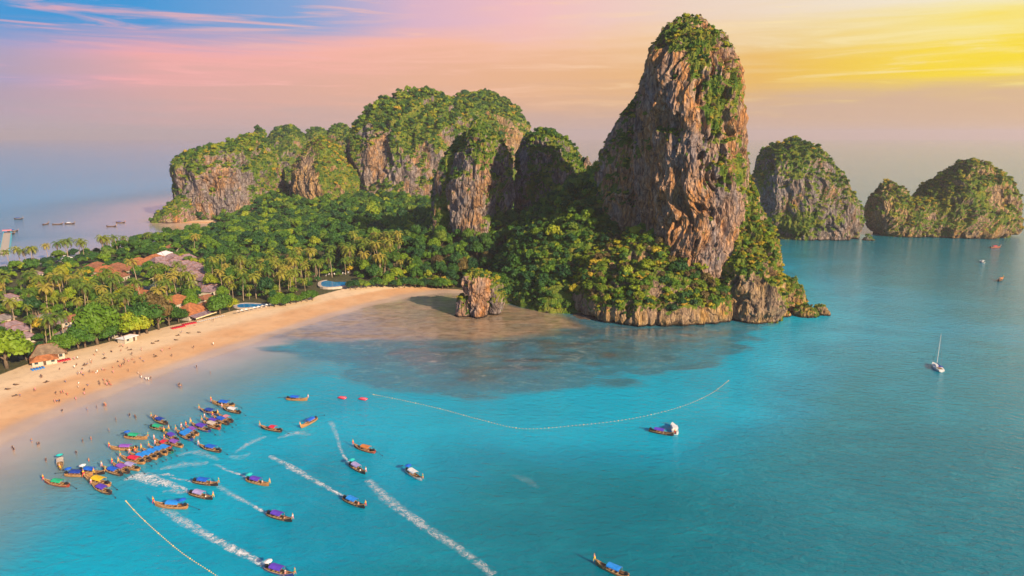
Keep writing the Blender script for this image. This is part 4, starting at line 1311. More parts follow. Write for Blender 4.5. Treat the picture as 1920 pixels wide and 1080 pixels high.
# tall palms one can pick out against the bay
for px, py, hg in ((18, 496, 13), (40, 499, 15), (52, 501, 14), (62, 503, 16), (66, 500, 15), (90, 484, 13), (110, 488, 15), (126, 478, 14), (128, 490, 17), (150, 484, 15), (158, 486, 14), (192, 482, 16), (196, 485, 17), (206, 482, 15),
                   (222, 478, 15), (235, 474, 13), (271, 466, 12), (282, 466, 13), (365, 478, 15), (418, 520, 14), (700, 500, 14), (715, 502, 13), (722, 506, 13), (668, 492, 15), (676, 498, 13)):
    p = ground_at(px, py)
    palms.insert(0, (p.x, p.y, hg))
palms = palms[:25] + sorted(palms[25:], key=lambda q: math.hypot(q[0], q[1]))[:270]
LANDMARKS = [(ground_at(px, py), nm) for px, py, nm in (
    (328, 565, 'large white walled house'), (356, 585, 'beach restaurant'), (213, 612, 'long rust roofed hall'), (88, 664, 'brown thatched beach bar'), (134, 626, 'grey shingled house'), (162, 610, 'white sheet roofed building'),
    (323, 470, 'red roofed white building'), (256, 494, 'bright orange roof'), (193, 510, 'upper salmon roof'), (291, 540, 'tennis court'), (634, 538, 'large pool'), (468, 575, 'small dark blue pool'), (84, 598, 'grey cottage in the grove'),
    (33, 621, 'lower mauve cottage at the picture edge'), (12, 562, 'mauve cottage in the upper grove'), (391, 546, 'lone red brown roof'), (895, 556, 'rock stack'), (880, 500, 'pale foot of the grey pillar'), (372, 520, 'mauve village'),
    (123, 486, 'white boxy roof'), (10, 500, 'landward end of the pier'), (252, 550, 'row of orange bungalows'), (62, 517, 'small slate roof'), (780, 505, 'dark end of the palm stand'), (560, 540, 'bright green beach thicket'))]
ORD = ['nearest', 'second nearest', 'third nearest', 'fourth nearest', 'fifth nearest', 'sixth nearest', 'seventh nearest', 'eighth nearest', 'ninth nearest', 'tenth nearest', 'eleventh nearest', 'twelfth nearest', 'thirteenth nearest', 'fourteenth nearest', 'fifteenth nearest', 'sixteenth nearest']


def place_labels(items, kind, far_word):
    """a label for each by its rank round the nearest thing one can find"""
    by = {}
    for n_, (x, y) in enumerate(items):
        dd = [(math.hypot(x - q.x, y - q.y), nm) for q, nm in LANDMARKS]
        d0, nm = min(dd)
        by.setdefault(nm, []).append((d0, n_))
    out = [None] * len(items)
    for nm, lst in by.items():
        for rk, (d0, n_) in enumerate(sorted(lst)):
            if rk < len(ORD):
                out[n_] = '%s %s to the %s' % (kind, ORD[rk], nm)
            else:
                out[n_] = '%s in the crowd %s the %s' % (kind, far_word, nm)
    return out


for (x, y, hg), lb in zip(palms, place_labels([(q[0], q[1]) for q in palms], 'coconut palm', 'beyond')):
    make_palm(x, y, hg, lb, 'coconut palms' + (': ' + lb if 'crowd' in lb else ''))
trees.sort(key=lambda q: -q[2] / math.hypot(q[0], q[1]))
lone = trees[:215]
rest = trees[215:]
KIND = {'leaf': 'bright green tree', 'leaf_deep': 'dark green tree', 'leaf_gold': 'yellowish tree', 'leaf_brown': 'brownish tree'}
mats = []
for x, y, r, qx, qy in lone:
    mt = RNDT.choice(['leaf', 'leaf', 'leaf_deep', 'leaf_deep', 'leaf_gold', 'leaf']) if qx < 500 else RNDT.choice(['leaf', 'leaf_deep', 'leaf_deep', 'leaf_deep', 'leaf_deep', 'leaf_brown'])
    mats.append(mt)
for kd in KIND:
    sub = [q for q, mt in zip(lone, mats) if mt == kd]
    for (x, y, r, qx, qy), lb in zip(sub, place_labels([(q[0], q[1]) for q in sub], KIND[kd], 'behind')):
        make_tree(x, y, r, kd, RNDT.uniform(1.0, 1.5), lb, 'leafy trees' + (': ' + lb if 'crowd' in lb else ''), shape=RNDT.randrange(2), lift=.15)
R_ = np.array([(x, y, 0, r) for x, y, r, _, _ in rest])
R_[:, 2] = ground_h(R_[:, 0], R_[:, 1])[0] + R_[:, 3] * RNG.uniform(.0, .8, len(R_))
dk = R_[:, 1] > 470
scatter('forest_canopy', R_[~dk][:, :3], R_[~dk][:, 3], 'mixed', None, 'undergrowth and small trees filling the palm grove')
far = R_[dk]
scatter('forest_canopy', far[:, :3], far[:, 3] * 1.15, 'deep', None, 'dark forest filling the valley below the karst hills')

# ------------------------------------------------------------------ longtail boats
PAINT = {}


def paint(name, col, rough=0.45, var=0.18):
    if name not in PAINT:
        PAINT[name] = plain('paint_' + name, col, rough, var, 1.5, 0.4)
    return PAINT[name]


CANVAS = {'blue': (0.012, 0.12, 0.62), 'bright blue': (0.02, 0.27, 0.80), 'navy blue': (0.015, 0.05, 0.34), 'purple': (0.12, 0.05, 0.50), 'violet': (0.28, 0.09, 0.48), 'lilac': (0.42, 0.34, 0.62), 'red': (0.70, 0.02, 0.06),
          'pink': (0.75, 0.25, 0.30), 'yellow': (0.82, 0.50, 0.01), 'green': (0.02, 0.42, 0.20), 'cream': (0.66, 0.52, 0.42), 'white': (0.75, 0.72, 0.72), 'orange': (0.62, 0.20, 0.05), 'teal': (0.02, 0.50, 0.48)}
HULLS = {'dark': (0.035, 0.022, 0.025), 'wood': (0.40, 0.19, 0.07), 'blue': (0.02, 0.05, 0.22), 'green': (0.01, 0.12, 0.09), 'red': (0.28, 0.05, 0.03), 'white': (0.7, 0.68, 0.66), 'black': (0.02, 0.02, 0.025)}
for k, c in CANVAS.items():
    paint('canvas ' + k, c, 0.7, 0.15)
for k, c in HULLS.items():
    paint('hull ' + k, c, 0.45)
WOODL = paint('pale wood', (0.50, 0.29, 0.13), 0.6, 0.3)
WOODD = paint('worn deck', (0.24, 0.13, 0.07), 0.7, 0.35)
TRIM = paint('gunwale', (0.58, 0.34, 0.14), 0.5, 0.2)
ENG = paint('engine', (0.03, 0.03, 0.035), 0.4)
STEEL = paint('steel pole', (0.35, 0.33, 0.32), 0.35)
FLOAT = paint('float', (0.72, 0.50, 0.16), 0.4, 0.1)
LB = 9.4


def hull_stations():
    st = []
    for i in range(17):
        s = i / 16
        x = -LB / 2 + LB * s
        bm = .92 * (math.sin(math.pi * min(1, (s + .30) / 1.30)) ** .75) if s < 1 else 0.03
        bm = max(bm, .03)
        if s < .05:
            bm *= .9
        keel = -.32 + .55 * max(0, (s - .72) / .28) ** 2 + .15 * max(0, (.15 - s) / .15) ** 2
        sheer = .62 + .95 * max(0, (s - .5) / .5) ** 2.2 + .28 * max(0, (.25 - s) / .25) ** 1.5
        st.append((x, bm, keel, sheer))
    return st


def hull_mesh(col):
    mb = MB()
    st = hull_stations()
    vs = []
    for x, b_, k, s in st:
        mid = k + (s - k) * .62
        vs += [(x, -b_, s), (x, -b_ * .97, mid), (x, -b_ * .62, k + (s - k) * .18), (x, 0, k), (x, b_ * .62, k + (s - k) * .18), (x, b_ * .97, mid), (x, b_, s)]
    for i in range(16):
        for j in range(6):
            a = i * 7 + j
            mb.add([vs[a], vs[a + 1], vs[a + 8], vs[a + 7]], [(3, 2, 1, 0)], 0)
    mb.add(vs[:7], [tuple(range(7))], 0)
    # planked floor and inner sides
    for i in range(16):
        x0, b0_, k0, s0 = st[i]
        x1, b1_, k1, s1 = st[i + 1]
        f0, f1 = max(.14, k0 + .2), max(.14, k1 + .2)
        if i >= 12:
            f0, f1 = s0 - .14, s1 - .14
        mb.add([(x0, -b0_ * .9, f0), (x1, -b1_ * .9, f1), (x1, b1_ * .9, f1), (x0, b0_ * .9, f0)], [(0, 1, 2, 3)], 2)
        for sg in (-1, 1):
            mb.add([(x0, sg * b0_ * .93, s0 - .01), (x1, sg * b1_ * .93, s1 - .01), (x1, sg * b1_ * .9, f1), (x0, sg * b0_ * .9, f0)], [(0, 1, 2, 3), (3, 2, 1, 0)][:1], 2)
    return mb.mesh('hull', PAINT['hull ' + col], TRIM, WOODD)


HULL_ME = {c: hull_mesh(c) for c in HULLS}
mb = MB()
for sg in (-1, 1):
    st = hull_stations()
    mb.tube([(x, sg * b_, s + .02) for x, b_, k, s in st], .055, 5)
GUNWALE = mb.mesh('gunwale', TRIM, smooth=True)
mb = MB()
mb.tube([(LB / 2 - .45, 0, .35), (LB / 2 - .02, 0, 1.2), (LB / 2 + .25, 0, 1.9), (LB / 2 + .42, 0, 2.6), (LB / 2 + .40, 0, 3.05)], [.10, .15, .16, .15, .10], 6)
PROW = mb.mesh('prow', WOODL, smooth=True)


def ribbon_mesh(a, b_):
    mb = MB()
    mb.tube([(LB / 2 + .22, 0, 1.85), (LB / 2 + .36, 0, 2.2)], .24, 7, 0)
    mb.tube([(LB / 2 + .36, 0, 2.2), (LB / 2 + .41, 0, 2.5)], .22, 7, 1)
    mb.tube([(LB / 2 + .3, .2, 1.9), (LB / 2 + .45, .26, 1.3), (LB / 2 + .4, .3, .9)], [.09, .07, .03], 4, 0)
    return mb.mesh('ribbon', PAINT['canvas ' + a], PAINT['canvas ' + b_], smooth=True)


RIBBON = [ribbon_mesh('red', 'yellow'), ribbon_mesh('pink', 'white'), ribbon_mesh('orange', 'green'), ribbon_mesh('yellow', 'pink')]


def canopy_mesh(col, x0=-2.6, x1=1.1, hw=.92, z0=1.75):
    mb = MB()
    n = 7
    vs = []
    for x in (x0, (x0 + x1) / 2, x1):
        for k in range(n):
            u = -1 + 2 * k / (n - 1)
            sag = -.05 if x == (x0 + x1) / 2 else 0
            vs.append((x, u * hw, z0 + .24 * (1 - u * u) + sag))
    m_ = len(vs)
    vs += [(x, y, z_ - .05) for x, y, z_ in vs]
    fs = []
    for i in range(2):
        for k in range(n - 1):
            a = i * n + k
            fs.append((a, a + n, a + n + 1, a + 1))
            fs.append((m_ + a + 1, m_ + a + n + 1, m_ + a + n, m_ + a))
    for i in range(2):
        for k in (0, n - 1):
            a = i * n + k
            fs.append((a, a + n, m_ + a + n, m_ + a) if k else (m_ + a, m_ + a + n, a + n, a))
    for i in (0, 2):
        for k in range(n - 1):
            a = i * n + k
            fs.append((a, a + 1, m_ + a + 1, m_ + a))
    # hanging valance
    for sg in (-1, 1):
        b0_ = len(vs)
        vs += [(x0, sg * hw, z0), (x1, sg * hw, z0), (x1, sg * (hw + .06), z0 - .28), (x0, sg * (hw + .06), z0 - .28)]
        fs.append((b0_, b0_ + 1, b0_ + 2, b0_ + 3))
    return MB().add(vs, fs).mesh('canopy', PAINT['canvas ' + col])


CANOPY = {c: canopy_mesh(c) for c in CANVAS}
CANOPY_S = {c: canopy_mesh(c, -2.2, .2) for c in CANVAS}
mb = MB()
for x in (-2.5, -.75, 1.0):
    for sg in (-1, 1):
        mb.tube([(x, sg * .84, .4), (x, sg * .86, 1.78)], .035, 4)
POSTS = mb.mesh('canopy_frame', STEEL)
BENCH = MB().box((0, 0, 0), (.32, 1.5, .07)).mesh('bench', WOODL)
mb = MB()
mb.box((-LB / 2 + .55, 0, 1.1), (.85, .55, .5)).box((-LB / 2 + .5, 0, 1.45), (.4, .4, .3)).tube([(-LB / 2 + .9, .1, 1.25), (-LB / 2 + 1.9, .25, 1.45)], .04, 4)
ENGINE = mb.mesh('engine', ENG)
SHAFT_UP = MB().tube([(-LB / 2 + .2, 0, 1.1), (-LB / 2 - 1.6, .3, .85), (-LB / 2 - 3.9, .7, .35)], [.06, .05, .045], 5).ball((-LB / 2 - 3.95, .71, .34), (.1, .2, .2), 0, 6, 4).mesh('propeller_shaft', ENG)
SHAFT_DN = MB().tube([(-LB / 2 + .2, 0, 1.1), (-LB / 2 - 1.6, 0, .5), (-LB / 2 - 3.0, 0, -.15)], [.06, .05, .045], 5).ball((-LB / 2 - 3.0, 0, -.15), (.1, .2, .2), 0, 6, 4).mesh('propeller_shaft', ENG)


def umbrella_mesh(col):
    mb = MB()
    vs = [(0, 0, .38)] + [(1.05 * math.cos(2 * math.pi * k / 8), 1.05 * math.sin(2 * math.pi * k / 8), 0) for k in range(8)]
    mb.add(vs, [(0, 1 + k, 1 + (k + 1) % 8) for k in range(8)])
    mb.add([(x, y, z_ - .04) for x, y, z_ in vs], [(0, 1 + (k + 1) % 8, 1 + k) for k in range(8)])
    mb.tube([(0, 0, .36), (0, 0, -1.9)], .035, 4)
    return mb.mesh('umbrella', PAINT['canvas ' + col])


UMB = {c: umbrella_mesh(c) for c in ('teal', 'blue', 'white', 'cream')}
BOATN = [0]


def longtail(bow, stern, canopy, label, hull='dark', umb=None, moving=False, short=False, group=None):
    a, b_ = at(*bow), at(*stern)
    d = a - b_
    L = min(max(d.length, 8.6), 10.6)
    c = (a + b_) / 2
    o = thing('longtail_boat', label, 'boat', (c.x, c.y, 0.02), math.atan2(d.y, d.x), group)
    k = L / LB
    o.scale = (k, k * 1.08, k * 1.05)
    i = BOATN[0]
    BOATN[0] += 1
    obj('hull', HULL_ME[hull], o)
    obj('gunwale', GUNWALE, o)
    pr = obj('prow', PROW, o)
    obj('ribbon', RIBBON[i % 4], pr)
    for x in (-1.9, -.6, .7, 2.0):
        obj('bench', BENCH, o, (x, 0, .46))
    if canopy:
        obj('canopy', (CANOPY_S if short else CANOPY)[canopy], o)
        obj('canopy_frame', POSTS, o)
    obj('engine', ENGINE, o)
    obj('propeller_shaft', SHAFT_DN if moving else SHAFT_UP, o)
    if umb:
        obj('umbrella', UMB[umb], o, (-LB / 2 + 1.2, 0, 2.5))
    return o


def z1(x, y):
    return (60 + x / 4.5, 720 + y / 4.5)


def z2(x, y):
    return (140 + x / 8.727, 820 + y / 8.727)


def z3(x, y):
    return (260 + x / 8.727, 720 + y / 8.727)


def z4(x, y):
    return (440 + x / 4.5, 720 + y / 4.5)


def z5(x, y):
    return (220 + x / 3.84, 860 + y / 3.84)


def z6(x, y):
    return (1100 + x / 2.25, 600 + y / 2.25)


GM = 'longtail boats moored in the bay'
BOATS = [
    (z3(1205, 330), z3(1560, 375), 'blue', 'moored longtail with blue canopy at the outer end of the upper cluster', 'wood', None, 0),
    (z3(1400, 430), z3(1640, 485), 'white', 'moored longtail with white canopy beside the outermost one', 'black', None, 0),
    (z3(1035, 455), z3(1270, 500), 'navy blue', 'blue hulled longtail with navy canopy above the upper raft of boats', 'blue', None, 0),
    (z3(1320, 545), z3(1520, 630), 'pink', 'longtail with pink canopy in the upper raft of boats', 'dark', None, 0),
    (z3(1225, 575), z3(1465, 672), 'blue', 'longtail with blue canopy next to the pink one in the upper raft', 'dark', None, 0),
    (z3(1095, 600), z3(1330, 690), 'purple', 'longtail with purple canopy tucked behind the cream one', 'wood', None, 0),
    (z3(1050, 655), z3(1325, 748), 'cream', 'longtail with cream canopy in the upper raft of boats', 'red', None, 0),
    (z3(870, 695), z3(1165, 790), 'purple', 'blue hulled longtail with long purple canopy in the upper raft', 'blue', None, 0),
    (z3(790, 735), z3(965, 850), 'violet', 'longtail with violet canopy behind two blue canopies', 'wood', None, 0),
    (z3(715, 770), z3(900, 893), 'bright blue', 'longtail with bright blue canopy, second from the shoreward end of the upper raft', 'wood', None, 0),
    (z3(625, 815), z3(870, 932), 'bright blue', 'blue hulled longtail with bright blue canopy closing the upper raft', 'blue', None, 0),
    (z3(455, 845), z3(610, 930), 'purple', 'longtail with purple canopy at the top of the lower raft', 'dark', None, 0),
    (z3(450, 955), z3(700, 1040), 'violet', 'longtail with violet canopy next to the top of the lower raft', 'wood', None, 0),
    (z3(295, 965), z3(500, 1045), 'red', 'longtail with small red canopy in the lower raft of boats', 'red', None, 0),
    (z3(235, 590), z3(450, 665), 'navy blue', 'longtail crowded with passengers near the green boats', 'dark', None, 0),
    (z3(470, 785), z3(215, 725), 'green', 'dark green longtail with green canopy', 'green', None, 0),
    (z2(605, 205), z2(1010, 205), 'violet', 'wooden longtail with long violet canopy lying parallel to the shore', 'wood', None, 0),
    (z2(1335, 165), z2(1600, 265), 'bright blue', 'bright blue canopied longtail, farthest of the five in line', 'green', None, 0),
    (z2(1235, 200), z2(1500, 295), 'bright blue', 'bright blue canopied longtail, second of the five in line', 'wood', None, 0),
    (z2(1110, 240), z2(1410, 330), 'bright blue', 'bright blue canopied longtail, middle of the five in line', 'black', None, 0),
    (z2(1010, 285), z2(1340, 365), 'bright blue', 'bright blue canopied longtail, fourth of the five in line', 'wood', None, 0),
    (z2(920, 315), z2(1240, 400), 'bright blue', 'bright blue canopied longtail, nearest the red canopy', 'dark', None, 0),
    (z2(770, 365), z2(1140, 438), 'red', 'longtail with bright crimson canopy in the lower raft', 'wood', None, 0),
    (z2(740, 460), z2(1050, 550), 'lilac', 'longtail with pale lilac canopy below the crimson one', 'wood', None, 0),
    (z2(640, 480), z2(875, 592), 'violet', 'longtail with violet canopy beside the pale lilac one', 'dark', None, 0),
    (z2(465, 535), z2(770, 633), 'blue', 'longtail with blue canopy ending the lower raft', 'dark', None, 0),
    (z2(440, 605), z2(150, 575), 'blue', 'longtail with blue canopy pointing out to sea behind the orange bow', 'dark', 'white', 0),
    (z1(500, 780), z1(300, 775), 'navy blue', 'orange bowed longtail with navy canopy near the yellow one', 'wood', 'blue', 0),
    (z2(175, 700), z2(570, 808), 'yellow', 'longtail with bright yellow canopy', 'wood', None, 0),
    (z2(305, 825), z2(570, 932), 'purple', 'longtail with purple canopy alongside the yellow one', 'dark', None, 0),
    (z1(962, 470), z1(800, 455), 'green', 'pale wooden longtail with green canopy facing out to sea', 'wood', 'blue', 0),
    (z1(240, 728), z1(240, 655), 'cream', 'longtail with cream canopy pointing at the viewer', 'wood', 'teal', 0),
    (z1(110, 838), z1(308, 868), 'green', 'longtail with green canopy and red stripe nearest the picture edge', 'red', None, 0),
    (z1(1415, 540), z1(1590, 578), 'blue', 'longtail with blue canopy drifting off the upper raft', 'dark', None, 0),
    (z1(1560, 862), z1(1375, 832), 'blue', 'longtail with blue canopy heading out above the foam plume', 'dark', None, 1),
    (z1(1510, 978), z1(1350, 935), 'lilac', 'longtail with lilac canopy trailing the widest foam plume', 'dark', None, 1),
    (z1(1040, 1035), z1(1310, 1050), 'bright blue', 'wooden longtail with bright blue canopy below the foam plume', 'wood', 'blue', 0),
    (z4(605, 143), z4(450, 133), 'blue', 'lone longtail with blue canopy near the red floats', 'wood', None, 0),
    (z4(228, 378), z4(388, 405), 'red', 'lone longtail with red canopy', 'dark', None, 0),
    (z4(570, 372), z4(682, 305), 'blue', 'orange wooden longtail with blue canopy pointing at the viewer', 'wood', None, 0),
    (z4(1018, 540), z4(1172, 582), 'orange', 'longtail with orange brown canopy', 'red', None, 0),
    (z4(1092, 762), z4(985, 695), 'lilac', 'longtail with lilac canopy and teal umbrella amid the bay', 'dark', 'teal', 1),
    (z4(1570, 818), z4(1462, 745), 'white', 'white longtail with white canopy and blue stern awning', 'white', 'blue', 0),
    (z4(270, 862), z4(125, 822), 'purple', 'longtail with purple canopy and teal umbrella leaving a thin wake', 'wood', 'teal', 1),
    (z4(1080, 1048), z4(940, 985), 'bright blue', 'black hulled longtail with bright blue canopy throwing spray', 'black', None, 1),
    (z5(1240, 455), z5(1100, 412), 'purple', 'black hulled longtail with purple canopy speeding between two wakes', 'black', None, 1),
    (z5(1240, 850), z5(1098, 805), 'purple', 'longtail with purple canopy cut by the lower picture edge', 'blue', 'white', 1),
    (z6(55, 1040), z6(155, 1082), 'bright blue', 'longtail with bright blue canopy at the lower edge, alone in open water', 'wood', None, 0),
    (z6(362, 490), z6(268, 470), 'purple', 'longtail with purple canopy anchored beside a white launch', 'dark', None, 0),
]
BOAT_OBJ = []
for bow, stern, cv_, lb, hl, um, mv in BOATS:
    BOAT_OBJ.append(longtail(bow, stern, cv_, lb, hl, um, bool(mv), short=(cv_ in ('red', 'pink') and hl != 'wood')))
for px, py, a, cv_, lb in ((1866, 465, 10, 'red', 'red longtail gliding below the saddle-backed island'), (1876, 526, 40, 'orange', 'small orange boat by itself at the picture edge'), (35, 411, 0, 'navy blue', 'far dark boat crossing the bay with a white wake'),
                           (86, 421, 90, None, 'far boat in the bay, nearest the crossing boat'), (108, 421, 20, None, 'far boat in the bay, middle of three'), (131, 420, 10, 'white', 'far pale boat in the bay, third of three'),
                           (209, 425, 5, None, 'small dark boat on the bay mud, nearer the palms'), (226, 418, 0, 'navy blue', 'long dark boat on the bay, farther of two'), (24, 434, 8, 'navy blue', 'dark boat moored at the pier head'), (18, 439, 4, None, 'dark boat moored against the pier side')):
    p = at(px, py)
    a = math.radians(a)
    q1, q2 = p + Vector((5 * math.cos(a), 5 * math.sin(a), 0)), p - Vector((5 * math.cos(a), 5 * math.sin(a), 0))
    o = longtail((960, 700), (960, 720), cv_, lb, 'dark' if cv_ != 'red' else 'red')
    o.location = (p.x, p.y, .02)
    o.rotation_euler = (0, 0, a)
    o.scale = (1.1, 1.1, 1.1)

# white launch
a, b_ = at(*z6(362, 448)), at(*z6(374, 482))


def launch(loc, rz, label, k=1.0):
    o = thing('motor_launch', label, 'boat', loc, rz)
    o.scale = (k, k, k)
    mb = MB()
    st = [(-3.6, 1.05, -.2, .9), (-1.5, 1.15, -.25, .9), (.8, 1.1, -.25, 1.0), (2.6, .75, -.15, 1.15), (3.9, .05, .2, 1.35)]
    vs = []
    for x, w_, kz, s in st:
        vs += [(x, -w_, s), (x, -w_ * .8, kz + .2), (x, 0, kz), (x, w_ * .8, kz + .2), (x, w_, s)]
    for i in range(4):
        for j in range(4):
            q = i * 5 + j
            mb.add([vs[q], vs[q + 1], vs[q + 6], vs[q + 5]], [(3, 2, 1, 0)])
        mb.add([vs[i * 5], vs[i * 5 + 5], vs[i * 5 + 9], vs[i * 5 + 4]], [(0, 1, 2, 3)])
    mb.add(vs[:5], [(0, 1, 2, 3, 4)])
    mb.build('hull', PAINT['hull white'], o)
    MB().box((-.2, 0, 1.35), (2.4, 1.6, .9), taper=.85).build('cabin', PAINT['canvas white'], o)
    MB().box((-.2, 0, 1.45), (2.42, 1.5, .3), taper=.95).build('window', M['glass'], o)
    MB().box((-2.0, 0, 2.2), (2.6, 1.9, .08)).build('awning', PAINT['canvas white'], o)
    for x in (-3.1, -.9):
        for y in (-.85, .85):
            MB().tube([(x, y, .9), (x, y, 2.18)], .035, 4).build('awning_post', STEEL, o)
    MB().box((-3.8, 0, .8), (.4, .5, .9)).build('outboard_motor', ENG, o)
    return o


d = a - b_
launch(((a.x + b_.x) / 2, (a.y + b_.y) / 2, 0.02), math.atan2(d.y, d.x), 'white motor launch tied beside the purple canopied longtail')
p = at(1841, 492)
launch((p.x, p.y, .02), 1.4, 'small white launch in the open water off the islands', .9)

# sailing yacht
p = at(1757, 691)
yt = thing('sailing_yacht', 'white sailing yacht with bare mast at anchor', 'yacht', (p.x, p.y, 0.0), math.radians(78))
mb = MB()
st = [(-5.0, 1.15, -.1, 1.0), (-3, 1.55, -.45, .98), (0, 1.75, -.55, 1.0), (3, 1.2, -.4, 1.12), (5.4, .06, .35, 1.3)]
vs = []
for x, w_, kz, s in st:
    vs += [(x, -w_, s), (x, -w_ * .85, kz + .45), (x, 0, kz), (x, w_ * .85, kz + .45), (x, w_, s)]
for i in range(4):
    for j in range(4):
        q = i * 5 + j
        mb.add([vs[q], vs[q + 1], vs[q + 6], vs[q + 5]], [(3, 2, 1, 0)])
    mb.add([vs[i * 5], vs[i * 5 + 5], vs[i * 5 + 9], vs[i * 5 + 4]], [(0, 1, 2, 3)])
mb.add(vs[:5], [(0, 1, 2, 3, 4)])
mb.build('hull', PAINT['hull white'], yt)
MB().box((.8, 0, 1.3), (3.6, 1.7, .55), taper=.8).build('cabin', PAINT['canvas white'], yt)
MB().box((-2.6, 0, 1.04), (2.4, 1.6, .12)).build('cockpit', WOODD, yt)
ms = MB().tube([(.9, 0, 1.0), (.9, 0, 8.5), (.9, 0, 15.6)], [.11, .10, .06], 6).build('mast', PAINT['canvas white'], yt)
MB().box((.9, 0, 9.5), (.06, 1.5, .06)).build('spreader', STEEL, ms)
MB().tube([(.7, 0, 2.2), (-3.4, 0, 2.1)], [.2, .16], 6).build('boom', PAINT['canvas navy blue'], yt)
mb = MB()
for q in ((5.3, 0, 1.3), (-4.9, 0, 1.0), (.9, 1.7, 1.0), (.9, -1.7, 1.0)):
    mb.tube([q, (.9, 0, 15.5)], .022, 3)
mb.build('rigging', STEEL, yt)
MB().box((-3.0, 0, 2.0), (1.8, 2.0, .07)).build('bimini_cover', PAINT['canvas navy blue'], yt)
p2 = at(1766, 694)
dg = thing('dinghy', 'small dark dinghy floating behind the white yacht', 'dinghy', (p2.x, p2.y, .05), .8)
mb = MB()
for sg in (-1, 1):
    mb.tube([(-1.2, sg * .5, .18), (.7, sg * .5, .2), (1.3, 0, .3)], .2, 6)
mb.build('tube', ENG, dg, smooth=True)
MB().box((-.2, 0, .1), (2.2, .8, .08)).build('floor_board', WOODD, dg)

# red inflatables
for k, (q, lb) in enumerate(((z4(907, 120), 'red inflatable raft floating by the buoy line, nearer the beach'), (z4(1083, 130), 'red inflatable raft floating by the buoy line, farther out'))):
    p = at(*q)
    o = thing('inflatable_raft', lb, 'raft', (p.x, p.y, .1), -.4)
    for j in range(3):
        MB().tube([(-1.7, -.6 + .6 * j, .1), (-1.2, -.6 + .6 * j, .18), (1.2, -.6 + .6 * j, .18), (1.7, -.6 + .6 * j, .1)], [.15, .3, .3, .15], 7).build('tube', PAINT['canvas red'] if j != 1 else PAINT['canvas pink'], o, smooth=True)

# ------------------------------------------------------------------ buoy lines


def buoy_line(label, pix, step):
    pts = [at(*q) for q in pix]
    base = pts[0].copy()
    o = thing('buoy_line', label, 'buoy line', base)
    rp, fl = MB(), MB()
    dense = []
    for a, b_ in zip(pts[:-1], pts[1:]):
        n = max(1, int((b_ - a).length / step))
        dense += [a.lerp(b_, k / n) for k in range(n)]
    dense.append(pts[-1])
    rp.tube([q - base + Vector((0, 0, .03)) for q in dense[::3] + [dense[-1]]], .012, 4)
    for k, q in enumerate(dense):
        fl.ball(q - base + Vector((0, 0, .1)), (.17, .13, .12) if k % 9 else (.24, .2, .19), 0, 6, 4)
    rp.build('rope', TRIM, o)
    fl.build('floats', FLOAT, o, smooth=True)
    return o


def curve(pix, n=14):
    out = []
    P = [pix[0]] + list(pix) + [pix[-1]]
    for i in range(1, len(P) - 2):
        for k in range(n):
            u = k / n
            out.append(tuple(.5 * ((2 * P[i][j]) + (-P[i - 1][j] + P[i + 1][j]) * u + (2 * P[i - 1][j] - 5 * P[i][j] + 4 * P[i + 1][j] - P[i + 2][j]) * u * u + (-P[i - 1][j] + 3 * P[i][j] - 3 * P[i + 1][j] + P[i + 2][j]) * u ** 3) for j in (0, 1)))
    out.append(tuple(pix[-1]))
    return out


buoy_line('long curving line of yellow floats closing off the bay', curve([(700, 740), (760, 752), (830, 768), (900, 787), (980, 804), (1080, 798), (1180, 786), (1270, 765), (1330, 740), (1366, 714)]), 1.5)
buoy_line('line of yellow floats running to the lower picture edge', curve([(236, 940), (262, 968), (300, 1003), (345, 1040), (400, 1076), (450, 1110)]), 2.6)

# ------------------------------------------------------------------ wakes
m, t = new_mat('foam')
pos = t.node('ShaderNodeNewGeometry').outputs['Position']
f1 = t.noise(t.scaled(pos, (0.45, 0.45, 0.45)), 1, 7, 0.75, 1.2)
f2 = t.noise(t.scaled(pos, (2.2, 2.2, 2.2)), 1, 4, 0.7)
ed = t.attr('edge')
dn = t.attr('dense')
k = t.math('ADD', t.math('MULTIPLY', ed, 0.62), t.math('MULTIPLY', t.math('SUBTRACT', t.math('ADD', t.math('MULTIPLY', f1, .7), t.math('MULTIPLY', f2, .3)), .5), 3.4))
al = t.math('MULTIPLY', t.maprange(k, 0.15, 1.0), dn, clamp=True)
df = t.node('ShaderNodeBsdfDiffuse', {'Color': (0.84, 0.83, 0.84, 1)})
tp = t.node('ShaderNodeBsdfTransparent')
mx = t.node('ShaderNodeMixShader', {0: al, 1: tp.outputs[0], 2: df.outputs[0]})
t.node('ShaderNodeOutputMaterial', {'Surface': mx.outputs[0]})
M['foam'] = m


